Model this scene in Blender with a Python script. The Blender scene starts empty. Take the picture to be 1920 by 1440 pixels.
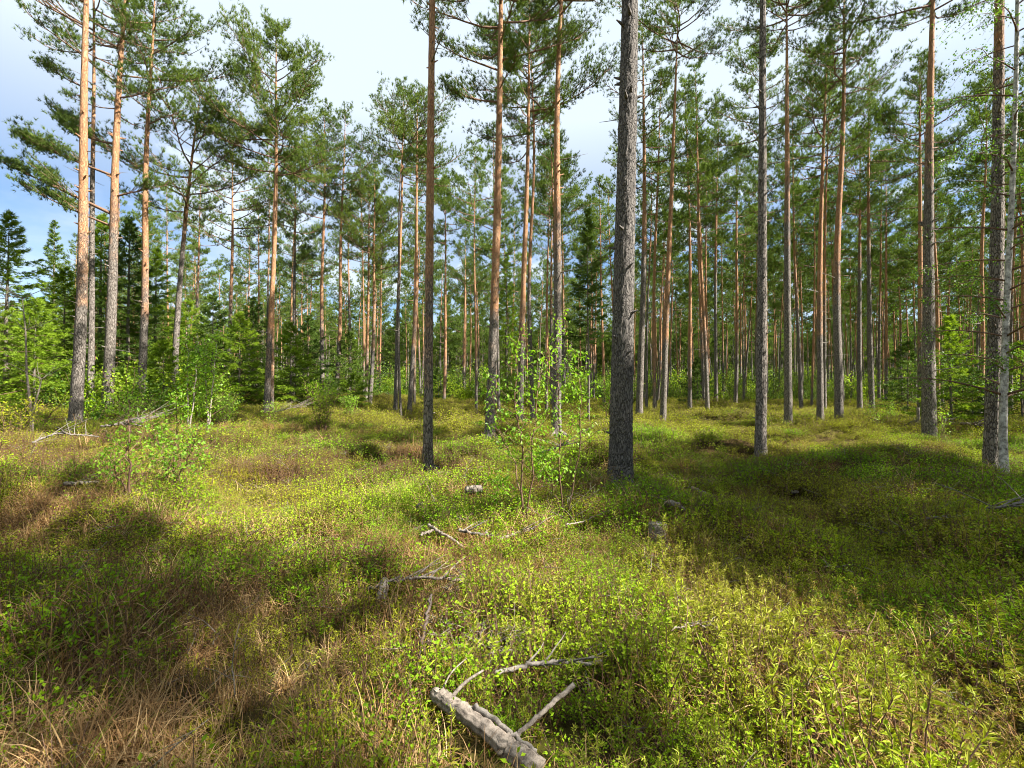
import bpy, math, random
import numpy as np
from mathutils import Vector

# ------------------------------------------------------------------ camera, sky, sun, exposure
FPX, HORIZON, EYE = 880.0, 735.0, 1.5            # focal length and horizon of the 1920x1440 photograph
PITCH = math.atan((HORIZON - 720) / FPX)
SUN_EL, SUN_AZ = 45.0, 108.0                       # azimuth clockwise from +Y (the view direction)
scene = bpy.context.scene
COL = scene.collection
cd = bpy.data.cameras.new('camera'); cam = bpy.data.objects.new('camera', cd); COL.objects.link(cam)
cd.sensor_width = 36.0; cd.lens = 36.0 * FPX / 1920.0; cd.clip_start = 0.05; cd.clip_end = 2000
cam.location = (0, 0, EYE); cam.rotation_euler = (math.radians(90) + PITCH, 0, 0)
scene.camera = cam

world = bpy.data.worlds.new("World"); scene.world = world; world.use_nodes = True
nt = world.node_tree; nt.nodes.clear()
def N(tree, kind, **kw):
    n = tree.nodes.new(kind)
    for k, v in kw.items():
        if k in ('inputs',):
            for a, b in v.items(): n.inputs[a].default_value = b
        else: setattr(n, k, v)
    return n
sky = N(nt, 'ShaderNodeTexSky'); sky.sky_type = 'NISHITA'; sky.sun_disc = False
sky.sun_elevation = math.radians(SUN_EL); sky.sun_rotation = math.radians(SUN_AZ)
sky.air_density = 1.0; sky.dust_density = 0.1; sky.ozone_density = 4.0
tc = N(nt, 'ShaderNodeTexCoord')
sep = N(nt, 'ShaderNodeSeparateXYZ'); nt.links.new(tc.outputs['Generated'], sep.inputs[0])
# clouds lie on a high sheet: direction divided by its height
mx = N(nt, 'ShaderNodeMath', operation='MAXIMUM', inputs={1: 0.0}); nt.links.new(sep.outputs['Z'], mx.inputs[0])
ad = N(nt, 'ShaderNodeMath', operation='ADD', inputs={1: 0.22}); nt.links.new(mx.outputs[0], ad.inputs[0])
dv = N(nt, 'ShaderNodeVectorMath', operation='DIVIDE'); nt.links.new(tc.outputs['Generated'], dv.inputs[0]); nt.links.new(ad.outputs[0], dv.inputs[1])
def cloud(scale, detail, rough, loc, lo, hi, dist=0.0):
    mp = N(nt, 'ShaderNodeMapping'); mp.inputs['Location'].default_value = loc; mp.inputs['Scale'].default_value = (1, 1, 0.2)
    nt.links.new(dv.outputs[0], mp.inputs[0])
    t = N(nt, 'ShaderNodeTexNoise', inputs={'Scale': scale, 'Detail': detail, 'Roughness': rough, 'Distortion': dist}); nt.links.new(mp.outputs[0], t.inputs['Vector'])
    r = N(nt, 'ShaderNodeMapRange', inputs={'From Min': lo, 'From Max': hi}); r.interpolation_type = 'SMOOTHSTEP'; nt.links.new(t.outputs[0], r.inputs[0]); return r
c1 = cloud(1.3, 6, 0.55, (3.1, 1.7, 0), 0.36, 0.62, 0.2)     # high thin veil
c2 = cloud(2.2, 8, 0.58, (7.3, 4.1, 0), 0.50, 0.62, 0.3)     # brighter heaps
veil = N(nt, 'ShaderNodeMapRange', inputs={'From Min': 0.27, 'From Max': 0.5, 'To Min': 0.0, 'To Max': 0.92}); nt.links.new(sep.outputs['Z'], veil.inputs[0])
m1 = N(nt, 'ShaderNodeMath', operation='MULTIPLY', inputs={1: 0.60}); nt.links.new(c1.outputs[0], m1.inputs[0])
m2 = N(nt, 'ShaderNodeMath', operation='MAXIMUM'); nt.links.new(m1.outputs[0], m2.inputs[0]); nt.links.new(veil.outputs[0], m2.inputs[1])
m3 = N(nt, 'ShaderNodeMath', operation='MAXIMUM'); nt.links.new(m2.outputs[0], m3.inputs[0])
m2b = N(nt, 'ShaderNodeMath', operation='MULTIPLY', inputs={1: 0.92}); nt.links.new(c2.outputs[0], m2b.inputs[0]); nt.links.new(m2b.outputs[0], m3.inputs[1])
mixs = N(nt, 'ShaderNodeMix', data_type='RGBA'); nt.links.new(m3.outputs[0], mixs.inputs[0]); nt.links.new(sky.outputs[0], mixs.inputs[6])
mixs.inputs[7].default_value = (4.9, 5.6, 6.3, 1)
bg = N(nt, 'ShaderNodeBackground', inputs={'Strength': 0.05}); nt.links.new(mixs.outputs[2], bg.inputs[0])
wo = N(nt, 'ShaderNodeOutputWorld'); nt.links.new(bg.outputs[0], wo.inputs[0])

el, az = math.radians(SUN_EL), math.radians(SUN_AZ)
SUNV = Vector((math.sin(az) * math.cos(el), math.cos(az) * math.cos(el), math.sin(el)))
sl = bpy.data.lights.new('sun', 'SUN'); sl.energy = 5.0; sl.angle = math.radians(0.5); sl.color = (1.0, 0.95, 0.86)
sun = bpy.data.objects.new('sun', sl); COL.objects.link(sun); sun.rotation_euler = SUNV.to_track_quat('Z', 'Y').to_euler()
sun.location = (20, -5, 30)
vs = scene.view_settings; vs.view_transform = 'Standard'; vs.look = 'None'; vs.exposure = 1.95; vs.gamma = 1.0
scene.cycles.max_bounces = 6; scene.cycles.diffuse_bounces = 3; scene.cycles.transmission_bounces = 4; scene.cycles.glossy_bounces = 2
scene.cycles.use_denoising = True; scene.cycles.denoising_prefilter = 'FAST'; scene.cycles.denoising_input_passes = 'RGB_ALBEDO_NORMAL'; scene.cycles.pixel_filter_type = 'BLACKMAN_HARRIS'; scene.cycles.filter_width = 1.0

rng = np.random.default_rng(7)
CLEAR = []            # spots kept free of tall ground plants: trunk feet and fallen wood
random.seed(7)

# ------------------------------------------------------------------ terrain height
_lat = np.random.default_rng(99).random((256, 256))
def vnoise(x, y, s, o=0.0):
    x = np.asarray(x, float) / s + 113.7 + o; y = np.asarray(y, float) / s + 71.3 + o * 1.7
    xi = np.floor(x).astype(int); yi = np.floor(y).astype(int); fx = x - xi; fy = y - yi
    fx = fx * fx * (3 - 2 * fx); fy = fy * fy * (3 - 2 * fy)
    g = lambda a, b: _lat[a % 256, b % 256]
    return (g(xi, yi) * (1 - fx) + g(xi + 1, yi) * fx) * (1 - fy) + (g(xi, yi + 1) * (1 - fx) + g(xi + 1, yi + 1) * fx) * fy
def sstep(a, b, x):
    t = np.clip((np.asarray(x, float) - a) / (b - a), 0, 1); return t * t * (3 - 2 * t)
def _gz(x, y):
    r = np.hypot(x, y)
    h = 0.30 * (vnoise(x, y, 9, 3) - .5) + 0.34 * (vnoise(x, y, 2.6, 11) - .5) * sstep(1, 5, r) + 0.20 * (vnoise(x, y, 1.05, 23) - .5) + 0.05 * (vnoise(x, y, .4, 31) - .5)
    h = h + (0.30 * sstep(.40, .70, vnoise(x, y, 1.5, 52)) + 0.13 * sstep(.45, .7, vnoise(x, y, .7, 57)) - .12) * sstep(3.2, 6.5, r)
    h = h + 0.55 * sstep(3, 13, -np.asarray(x)) * sstep(7, 15, y) + 0.30 * sstep(14, 36, y)
    return h
_g0 = float(_gz(0.0, 0.0))
def gz(x, y): return _gz(x, y) - _g0 * np.exp(-(np.hypot(x, y) / 6.0) ** 2)

# ------------------------------------------------------------------ pixel -> world helpers (1920x1440 pixels)
CP, SP = math.cos(PITCH), math.sin(PITCH)
def ray(u, v):
    a = (u - 960) / FPX; b = (720 - v) / FPX
    return np.array([a, CP - b * SP, SP + b * CP])
def at(u, v, D):
    d = ray(u, v); return np.array([0, 0, EYE]) + d * (D / d[1])
def hit(u, v, dz=0.0):
    d = ray(u, v); t = 0.5
    while t < 120:
        p = np.array([0, 0, EYE]) + d * t
        if p[2] < float(gz(p[0], p[1])) + dz: return np.array([p[0], p[1], float(gz(p[0], p[1]))])
        t += 0.02 if t < 12 else 0.1
    return p
def onground(x, y): return np.array([x, y, float(gz(x, y))])

# ------------------------------------------------------------------ mesh building
class Geo:
    def __init__(s): s.v = []; s.t = []; s.m = []; s.r = []; s.n = 0; s.sm = []
    def add(s, V, T, mat=0, rnd=0.5, smooth=False):
        V = np.asarray(V, np.float32).reshape(-1, 3); T = np.asarray(T, np.int64).reshape(-1, 3)
        s.v.append(V); s.t.append(T + s.n); s.n += len(V)
        s.m.append(np.full(len(T), mat, np.int32)); s.sm.append(np.full(len(T), smooth, bool))
        s.r.append(np.broadcast_to(np.asarray(rnd, np.float32), (len(V),)).copy() if np.ndim(rnd) == 0 else np.asarray(rnd, np.float32))
    def mesh(s, name, mats):
        V = np.concatenate(s.v); T = np.concatenate(s.t); M = np.concatenate(s.m); R = np.concatenate(s.r); S = np.concatenate(s.sm)
        me = bpy.data.meshes.new(name)
        me.vertices.add(len(V)); me.vertices.foreach_set('co', V.ravel())
        me.loops.add(len(T) * 3); me.loops.foreach_set('vertex_index', T.ravel().astype(np.int32))
        me.polygons.add(len(T)); me.polygons.foreach_set('loop_start', np.arange(len(T), dtype=np.int32) * 3)
        me.polygons.foreach_set('material_index', M); me.polygons.foreach_set('use_smooth', S)
        for m in mats: me.materials.append(m)
        a = me.attributes.new('rnd', 'FLOAT', 'POINT'); a.data.foreach_set('value', R)
        me.update(calc_edges=True); return me
def link(name, me, parent=None, loc=None):
    o = bpy.data.objects.new(name, me); COL.objects.link(o)
    if parent: o.parent = parent
    if loc is not None: o.location = [float(c) for c in loc]
    return o
def tag(o, label=None, cat=None, group=None, kind=None):
    if label: o['label'] = label
    if cat: o['category'] = cat
    if group: o['group'] = group
    if kind: o['kind'] = kind
    return o
def empty(name, loc, label, cat, group=None):
    o = link(name, None, None, loc); o.empty_display_size = 0.2; return tag(o, label, cat, group)
def unit(a): return a / np.maximum(np.linalg.norm(a, axis=-1, keepdims=True), 1e-9)

def tube(g, P, R, sides=8, mat=0, rnd=0.5, rough=0.0, rs=None, cap=True, ridge=0, groove=0):
    P = np.asarray(P, float); R = np.asarray(R, float); n = len(P)
    T = unit(np.gradient(P, axis=0)); ref = np.array([0.13, 0.98, 0.11]) if abs(T[0][2]) > .6 else np.array([0, 0, 1.0])
    A = unit(np.cross(T, ref)); B = np.cross(T, A)
    th = np.linspace(0, 2 * np.pi, sides, endpoint=False)
    rr = R[:, None] * np.ones((1, sides))
    if groove: rr = rr * (1 + groove * (np.random.default_rng(ridge or 5).random(sides) - .5) * 2)[None, :]
    if rough:
        rs = rs or rng
        k = rs.random((n, sides)); k2 = rs.random((n, sides))
        k = (k + np.roll(k, 1, 0) + np.roll(k, -1, 0)) / 3
        rr = rr * (1 + rough * (k - .5) * 2 + rough * .5 * (k2 - .5))
    V = P[:, None, :] + rr[..., None] * (np.cos(th)[None, :, None] * A[:, None, :] + np.sin(th)[None, :, None] * B[:, None, :])
    V = V.reshape(-1, 3)
    i = np.arange(n - 1)[:, None] * sides; j = np.arange(sides)[None, :]; j2 = (j + 1) % sides
    a = (i + j).ravel(); b = (i + j2).ravel(); c = (i + sides + j2).ravel(); d = (i + sides + j).ravel()
    F = np.concatenate([np.stack([a, b, c], 1), np.stack([a, c, d], 1)])
    if cap:
        V = np.concatenate([V, P[:1], P[-1:]]); c0 = n * sides; j = np.arange(sides); j2 = (j + 1) % sides
        F = np.concatenate([F, np.stack([np.full(sides, c0), j2, j], 1), np.stack([np.full(sides, c0 + 1), (n - 1) * sides + j, (n - 1) * sides + j2], 1)])
    g.add(V, F, mat, rnd, True)

def blades(g, P, D, L, W, mat=0, rnd=None, rs=None):
    """thin needle triangles from P along D"""
    rs = rs or rng; n = len(P); S = unit(np.cross(D, rs.normal(size=(n, 3))))
    L = np.broadcast_to(L, (n,))[:, None]; W = np.broadcast_to(W, (n,))[:, None]
    V = np.stack([P - S * W * .5, P + S * W * .5, P + D * L], 1).reshape(-1, 3)
    T = np.arange(3 * n).reshape(-1, 3)
    g.add(V, T, mat, np.repeat(rnd if rnd is not None else rs.random(n), 3))
def leaves(g, P, D, L, W, mat=0, rnd=None, rs=None, up=0.5, droop=0.15):
    """folded diamond leaves"""
    rs = rs or rng; n = len(P); U = unit(rs.normal(size=(n, 3)) * (1 - up) + np.array([0, 0, 1.0]) * up)
    S = unit(np.cross(D, U)); Nn = np.cross(S, D)
    L = np.broadcast_to(L, (n,))[:, None]; W = np.broadcast_to(W, (n,))[:, None]
    tip = P + D * L; tip = tip - np.array([0, 0, 1]) * L * droop
    m = P + D * L * .45 + Nn * W * .12
    V = np.stack([P, m + S * W * .5, tip, m - S * W * .5], 1).reshape(-1, 3)
    b = np.arange(n)[:, None] * 4
    T = np.concatenate([b + [0, 2, 1], b + [0, 3, 2]])
    g.add(V, T, mat, np.repeat(rnd if rnd is not None else rs.random(n), 4))
def tufts(g, P, A, nb, L, W, spread=0.9, mat=0, rs=None, rnd=None):
    rs = rs or rng; n = len(P)
    Pn = np.repeat(P, nb, 0); An = np.repeat(A, nb, 0)
    D = unit(An + rs.normal(size=(n * nb, 3)) * spread)
    r = rs.random(n) if rnd is None else rnd
    r = np.clip(np.repeat(r, nb) + rs.normal(size=n * nb) * .12, 0, 1)
    Pn = Pn - An * (L * .5) * rs.random((n * nb, 1))
    blades(g, Pn, D, L * (0.7 + .5 * rs.random(n * nb)), W, mat, r, rs)

# ------------------------------------------------------------------ materials
def mat_new(name):
    m = bpy.data.materials.new(name); m.use_nodes = True; t = m.node_tree; t.nodes.clear()
    out = t.nodes.new('ShaderNodeOutputMaterial'); return m, t, out
def ramp(t, stops, interp='LINEAR'):
    r = t.nodes.new('ShaderNodeValToRGB'); r.color_ramp.interpolation = interp; e = r.color_ramp.elements
    while len(e) < len(stops): e.new(0.5)
    for k, (p, c) in enumerate(stops): e[k].position = p; e[k].color = (*c, 1)
    return r
def foliage(name, stops, trans=0.35, patch=0.0, pscale=0.5, patch_col=(0.1, .1, .02), rough=0.65, spec=0.15, tcol=(1.5, 1.5, .6)):
    """leaf colour picked per leaf (attribute) and per plant, with real colour patches across the ground"""
    m, t, out = mat_new(name); L = t.links.new
    at_ = N(t, 'ShaderNodeAttribute', attribute_name='rnd'); oi = N(t, 'ShaderNodeObjectInfo')
    a = N(t, 'ShaderNodeMath', operation='MULTIPLY_ADD', inputs={1: 0.42, 2: 0.0}); L(at_.outputs['Fac'], a.inputs[0])
    b = N(t, 'ShaderNodeMath', operation='MULTIPLY_ADD', inputs={1: 0.28}); L(oi.outputs['Random'], b.inputs[0]); L(a.outputs[0], b.inputs[2])
    g0 = N(t, 'ShaderNodeNewGeometry'); n0 = N(t, 'ShaderNodeTexNoise', inputs={'Scale': 1.1, 'Detail': 4.0, 'Roughness': .6}); L(g0.outputs['Position'], n0.inputs['Vector'])
    n1 = N(t, 'ShaderNodeMapRange', inputs={'From Min': .32, 'From Max': .68, 'To Max': .30}); L(n0.outputs[0], n1.inputs[0])
    b2 = N(t, 'ShaderNodeMath', operation='ADD'); L(b.outputs[0], b2.inputs[0]); L(n1.outputs[0], b2.inputs[1])
    r = ramp(t, stops); L(b2.outputs[0], r.inputs[0]); colr = r.outputs[0]
    if patch:
        ge = N(t, 'ShaderNodeNewGeometry'); no = N(t, 'ShaderNodeTexNoise', inputs={'Scale': pscale, 'Detail': 3.0}); L(ge.outputs['Position'], no.inputs['Vector'])
        mr = N(t, 'ShaderNodeMapRange', inputs={'From Min': .42, 'From Max': .62, 'To Max': patch}); L(no.outputs[0], mr.inputs[0])
        mi = N(t, 'ShaderNodeMix', data_type='RGBA'); L(mr.outputs[0], mi.inputs[0]); L(colr, mi.inputs[6]); mi.inputs[7].default_value = (*patch_col, 1); colr = mi.outputs[2]
    p = N(t, 'ShaderNodeBsdfPrincipled', inputs={'Roughness': rough, 'Specular IOR Level': spec * .6}); L(colr, p.inputs['Base Color'])
    vm = N(t, 'ShaderNodeVectorMath', operation='MULTIPLY'); L(colr, vm.inputs[0]); vm.inputs[1].default_value = tcol
    tr = N(t, 'ShaderNodeBsdfTranslucent'); L(vm.outputs[0], tr.inputs[0])
    mx = N(t, 'ShaderNodeMixShader', inputs={0: trans}); L(p.outputs[0], mx.inputs[1]); L(tr.outputs[0], mx.inputs[2]); L(mx.outputs[0], out.inputs[0])
    return m
def bark(name, lower, lower2, upper, upper2, crack=(0.055, 0.045, 0.038), sc=1.0, bump=0.03):
    """scaly grey plates below, thin orange flakes above; the object's colour (red channel) * 20 is the change-over height"""
    m, t, out = mat_new(name); L = t.links.new
    co = N(t, 'ShaderNodeTexCoord'); mp = N(t, 'ShaderNodeMapping'); mp.inputs['Scale'].default_value = (1, 1, .30); L(co.outputs['Object'], mp.inputs[0])
    wn = N(t, 'ShaderNodeTexNoise', inputs={'Scale': 7.0, 'Detail': 3.0}); L(mp.outputs[0], wn.inputs['Vector'])
    va = N(t, 'ShaderNodeVectorMath', operation='MULTIPLY_ADD'); L(wn.outputs['Color'], va.inputs[0]); va.inputs[1].default_value = (.16, .16, .16); L(mp.outputs[0], va.inputs[2])
    vo = N(t, 'ShaderNodeTexVoronoi', feature='DISTANCE_TO_EDGE', inputs={'Scale': 30.0 * sc}); L(va.outputs[0], vo.inputs['Vector'])
    vc = N(t, 'ShaderNodeTexVoronoi', feature='F1', inputs={'Scale': 30.0 * sc}); L(va.outputs[0], vc.inputs['Vector'])
    ck = N(t, 'ShaderNodeMapRange', inputs={'From Min': 0.02, 'From Max': 0.16}); L(vo.outputs[0], ck.inputs[0])
    fn = N(t, 'ShaderNodeTexNoise', inputs={'Scale': 30.0, 'Detail': 4.0, 'Roughness': .6}); L(mp.outputs[0], fn.inputs['Vector'])
    bn = N(t, 'ShaderNodeTexNoise', inputs={'Scale': 2.3, 'Detail': 4.0}); L(co.outputs['Object'], bn.inputs['Vector'])
    sp = N(t, 'ShaderNodeSeparateXYZ'); L(co.outputs['Object'], sp.inputs[0])
    oi = N(t, 'ShaderNodeObjectInfo'); sc_ = N(t, 'ShaderNodeSeparateColor'); L(oi.outputs['Color'], sc_.inputs[0])
    th = N(t, 'ShaderNodeMath', operation='MULTIPLY', inputs={1: 20.0}); L(sc_.outputs[0], th.inputs[0])
    df = N(t, 'ShaderNodeMath', operation='SUBTRACT'); L(sp.outputs['Z'], df.inputs[0]); L(th.outputs[0], df.inputs[1])
    nz = N(t, 'ShaderNodeMath', operation='MULTIPLY_ADD', inputs={1: 7.0}); L(bn.outputs[0], nz.inputs[0]); L(df.outputs[0], nz.inputs[2])
    nz2 = N(t, 'ShaderNodeMath', operation='MULTIPLY_ADD', inputs={1: 3.0}); L(fn.outputs[0], nz2.inputs[0]); L(nz.outputs[0], nz2.inputs[2])
    hr = N(t, 'ShaderNodeMapRange', inputs={'From Min': 4.1, 'From Max': 6.6}); L(nz2.outputs[0], hr.inputs[0])
    lo = N(t, 'ShaderNodeMix', data_type='RGBA'); L(fn.outputs[0], lo.inputs[0]); lo.inputs[6].default_value = (*lower, 1); lo.inputs[7].default_value = (*lower2, 1)
    cv = N(t, 'ShaderNodeSeparateColor'); L(vc.outputs['Color'], cv.inputs[0])
    up = N(t, 'ShaderNodeMix', data_type='RGBA'); L(cv.outputs[0], up.inputs[0]); up.inputs[6].default_value = (*upper, 1); up.inputs[7].default_value = (*upper2, 1)
    m1 = N(t, 'ShaderNodeMix', data_type='RGBA'); L(hr.outputs[0], m1.inputs[0]); L(lo.outputs[2], m1.inputs[6]); L(up.outputs[2], m1.inputs[7])
    ckf = N(t, 'ShaderNodeMath', operation='MAXIMUM'); L(ck.outputs[0], ckf.inputs[0])
    hm = N(t, 'ShaderNodeMath', operation='MULTIPLY', inputs={1: .72}); L(hr.outputs[0], hm.inputs[0]); L(hm.outputs[0], ckf.inputs[1])
    m2 = N(t, 'ShaderNodeMix', data_type='RGBA'); L(ckf.outputs[0], m2.inputs[0]); m2.inputs[6].default_value = (*crack, 1); L(m1.outputs[2], m2.inputs[7])
    # lichen and dark flecks
    ln = N(t, 'ShaderNodeTexNoise', inputs={'Scale': 11.0, 'Detail': 5.0, 'Roughness': .65}); L(co.outputs['Object'], ln.inputs['Vector'])
    lr = N(t, 'ShaderNodeMapRange', inputs={'From Min': .60, 'From Max': .68, 'To Max': .75}); L(ln.outputs[0], lr.inputs[0])
    m3 = N(t, 'ShaderNodeMix', data_type='RGBA'); L(lr.outputs[0], m3.inputs[0]); L(m2.outputs[2], m3.inputs[6]); m3.inputs[7].default_value = (.10, .085, .07, 1)
    p = N(t, 'ShaderNodeBsdfPrincipled', inputs={'Roughness': .85, 'Specular IOR Level': .2}); L(m3.outputs[2], p.inputs['Base Color'])
    hs = N(t, 'ShaderNodeMath', operation='MULTIPLY_ADD', inputs={1: .5}); L(fn.outputs[0], hs.inputs[0]); L(ck.outputs[0], hs.inputs[2])
    bp = N(t, 'ShaderNodeBump', inputs={'Strength': .6, 'Distance': bump}); L(hs.outputs[0], bp.inputs['Height']); L(bp.outputs[0], p.inputs['Normal'])
    L(p.outputs[0], out.inputs[0]); return m
def wood(name, c1, c2, sc=30, stretch=(1, 1, 1), bump=.01):
    m, t, out = mat_new(name); L = t.links.new
    co = N(t, 'ShaderNodeTexCoord'); mp = N(t, 'ShaderNodeMapping'); mp.inputs['Scale'].default_value = stretch; L(co.outputs['Object'], mp.inputs[0])
    fn = N(t, 'ShaderNodeTexNoise', inputs={'Scale': sc, 'Detail': 6.0, 'Roughness': .7}); L(mp.outputs[0], fn.inputs['Vector'])
    mr = N(t, 'ShaderNodeMapRange', inputs={'From Min': .35, 'From Max': .65}); L(fn.outputs[0], mr.inputs[0])
    mi = N(t, 'ShaderNodeMix', data_type='RGBA'); L(mr.outputs[0], mi.inputs[0]); mi.inputs[6].default_value = (*c1, 1); mi.inputs[7].default_value = (*c2, 1)
    p = N(t, 'ShaderNodeBsdfPrincipled', inputs={'Roughness': .8, 'Specular IOR Level': .2}); L(mi.outputs[2], p.inputs['Base Color'])
    bp = N(t, 'ShaderNodeBump', inputs={'Strength': .8, 'Distance': bump}); L(fn.outputs[0], bp.inputs['Height']); L(bp.outputs[0], p.inputs['Normal'])
    L(p.outputs[0], out.inputs[0]); return m

M = {}
M['bark'] = bark('pine_bark', (.10, .083, .07), (.36, .315, .27), (.37, .17, .078), (.50, .29, .16))
M['old_bark'] = bark('old_pine_bark', (.075, .065, .058), (.25, .225, .20), (.25, .21, .18), (.4, .33, .28), sc=1.25, bump=.04, crack=(.05, .044, .04))
M['limb'] = wood('pine_limb_bark', (.10, .065, .045), (.26, .15, .09))
M['dead'] = wood('dead_limb_wood', (.09, .078, .066), (.24, .21, .18))
M['spruce_bark'] = wood('spruce_bark', (.09, .075, .062), (.2, .17, .14))
M['birch_bark'] = wood('birch_bark', (.08, .07, .06), (.66, .63, .58), sc=5.5, stretch=(2.2, 2.2, 2.2))
M['birch_stem'] = wood('young_birch_bark', (.16, .12, .095), (.46, .41, .35), sc=9)
M['twig'] = wood('brown_twig', (.09, .05, .035), (.2, .12, .08))
M['pale_wood'] = wood('weathered_wood', (.075, .06, .048), (.31, .26, .21), sc=30, bump=.008)
M['dark_wood'] = wood('charred_dark_wood', (.03, .022, .018), (.11, .085, .07), sc=40)
M['cut_wood'] = wood('cut_wood_face', (.48, .36, .22), (.62, .5, .34), sc=20)
M['needle'] = foliage('pine_needles', [(0, (.05, .08, .022)), (.5, (.105, .155, .03)), (1, (.20, .25, .04))], .26, tcol=(1.35, 1.5, .55))
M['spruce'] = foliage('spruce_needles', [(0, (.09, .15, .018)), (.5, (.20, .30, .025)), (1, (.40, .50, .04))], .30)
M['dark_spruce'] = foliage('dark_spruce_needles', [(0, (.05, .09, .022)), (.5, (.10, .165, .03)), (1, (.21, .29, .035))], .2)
M['birch_leaf'] = foliage('birch_leaves', [(0, (.10, .21, .02)), (.5, (.20, .35, .03)), (1, (.36, .50, .07))], .45, rough=.4, spec=.4, tcol=(1.4, 1.5, .45))
M['birch_tree_leaf'] = foliage('birch_tree_leaves', [(0, (.05, .11, .015)), (.5, (.09, .17, .02)), (1, (.19, .28, .04))], .35, rough=.4, spec=.4, tcol=(1.3, 1.45, .45))
M['ledum'] = foliage('labrador_tea_leaves', [(0, (.34, .16, .07)), (.27, (.24, .15, .04)), (.45, (.20, .26, .014)), (.7, (.31, .38, .018)), (1, (.40, .46, .045))], .22, .45, .9, (.34, .25, .07), rough=.5, spec=.25, tcol=(1.3, 1.4, .4))
M['bilberry'] = foliage('bilberry_leaves', [(0, (.07, .14, .006)), (.5, (.15, .29, .007)), (1, (.28, .43, .012))], .28, .4, .5, (.32, .32, .02))
M['heath'] = foliage('heath_leaves', [(0, (.14, .08, .03)), (.3, (.17, .17, .018)), (.6, (.25, .28, .014)), (1, (.38, .40, .018))], .22, .55, .45, (.27, .29, .016), tcol=(1.3, 1.35, .4))
M['heather'] = foliage('heather_sprigs', [(0, (.15, .055, .022)), (.4, (.21, .105, .03)), (.75, (.20, .19, .028)), (1, (.34, .32, .04))], .25)
M['straw'] = foliage('dry_grass_blades', [(0, (.15, .075, .035)), (.5, (.34, .20, .085)), (.85, (.56, .40, .20)), (1, (.34, .33, .05))], .28, tcol=(1.2, 1.1, .8))
M['grass'] = foliage('green_grass_blades', [(0, (.12, .20, .02)), (.6, (.22, .36, .03)), (1, (.36, .44, .06))], .4)
M['moss'] = foliage('moss_sprigs', [(0, (.15, .16, .012)), (.5, (.28, .28, .016)), (1, (.42, .38, .03))], .25)

# ------------------------------------------------------------------ ground
def ground_material():
    m, t, out = mat_new('forest_floor'); L = t.links.new
    ge = N(t, 'ShaderNodeNewGeometry')
    n1 = N(t, 'ShaderNodeTexNoise', inputs={'Scale': .8, 'Detail': 5.0, 'Roughness': .6}); L(ge.outputs['Position'], n1.inputs['Vector'])
    n2 = N(t, 'ShaderNodeTexNoise', inputs={'Scale': 14.0, 'Detail': 7.0, 'Roughness': .75}); L(ge.outputs['Position'], n2.inputs['Vector'])
    r1 = ramp(t, [(.36, (.06, .036, .02)), (.47, (.085, .065, .022)), (.58, (.10, .10, .018)), (.7, (.17, .17, .02))]); L(n1.outputs[0], r1.inputs[0])
    r2 = ramp(t, [(.3, (.35, .33, .3)), (.5, (.9, .85, .75)), (.72, (1.5, 1.45, 1.25))]); L(n2.outputs[0], r2.inputs[0])
    mm = N(t, 'ShaderNodeMix', data_type='RGBA', blend_type='MULTIPLY', inputs={0: 1.0}); L(r1.outputs[0], mm.inputs[6]); L(r2.outputs[0], mm.inputs[7])
    p = N(t, 'ShaderNodeBsdfPrincipled', inputs={'Roughness': .95, 'Specular IOR Level': .1}); L(mm.outputs[2], p.inputs['Base Color'])
    bp = N(t, 'ShaderNodeBump', inputs={'Strength': 1.0, 'Distance': .06}); L(n2.outputs[0], bp.inputs['Height']); L(bp.outputs[0], p.inputs['Normal'])
    L(p.outputs[0], out.inputs[0]); return m
def build_ground():
    n, k, S = 520, 6.3, 420.0
    s = np.sinh(np.linspace(-1, 1, n) * k) / math.sinh(k) * S
    X, Y = np.meshgrid(s, s + 3.0)
    V = np.stack([X, Y, gz(X, Y)], -1).reshape(-1, 3)
    i, j = np.meshgrid(np.arange(n - 1), np.arange(n - 1), indexing='ij'); a = (i * n + j).ravel()
    g = Geo(); g.add(V, np.concatenate([np.stack([a, a + 1, a + n + 1], 1), np.stack([a, a + n + 1, a + n], 1)]), 0, .5, True)
    tag(link('ground', g.mesh('ground', [ground_material()])), kind='structure')
build_ground()

# ------------------------------------------------------------------ trees
def limb_path(p0, az_, L, rise, upturn, rs, n=5, sag=0.0):
    """curved branch: starts at slope `rise`, ends at slope `rise+upturn`"""
    P = [np.array(p0, float)]; a = az_; st = L / (n - 1)
    for k in range(1, n):
        f = k / (n - 1); sl_ = rise + upturn * f - sag * math.sin(f * math.pi)
        a += rs.normal() * .16
        d = np.array([math.cos(a), math.sin(a), sl_]); d /= np.linalg.norm(d)
        P.append(P[-1] + d * st)
    return np.array(P)

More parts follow.
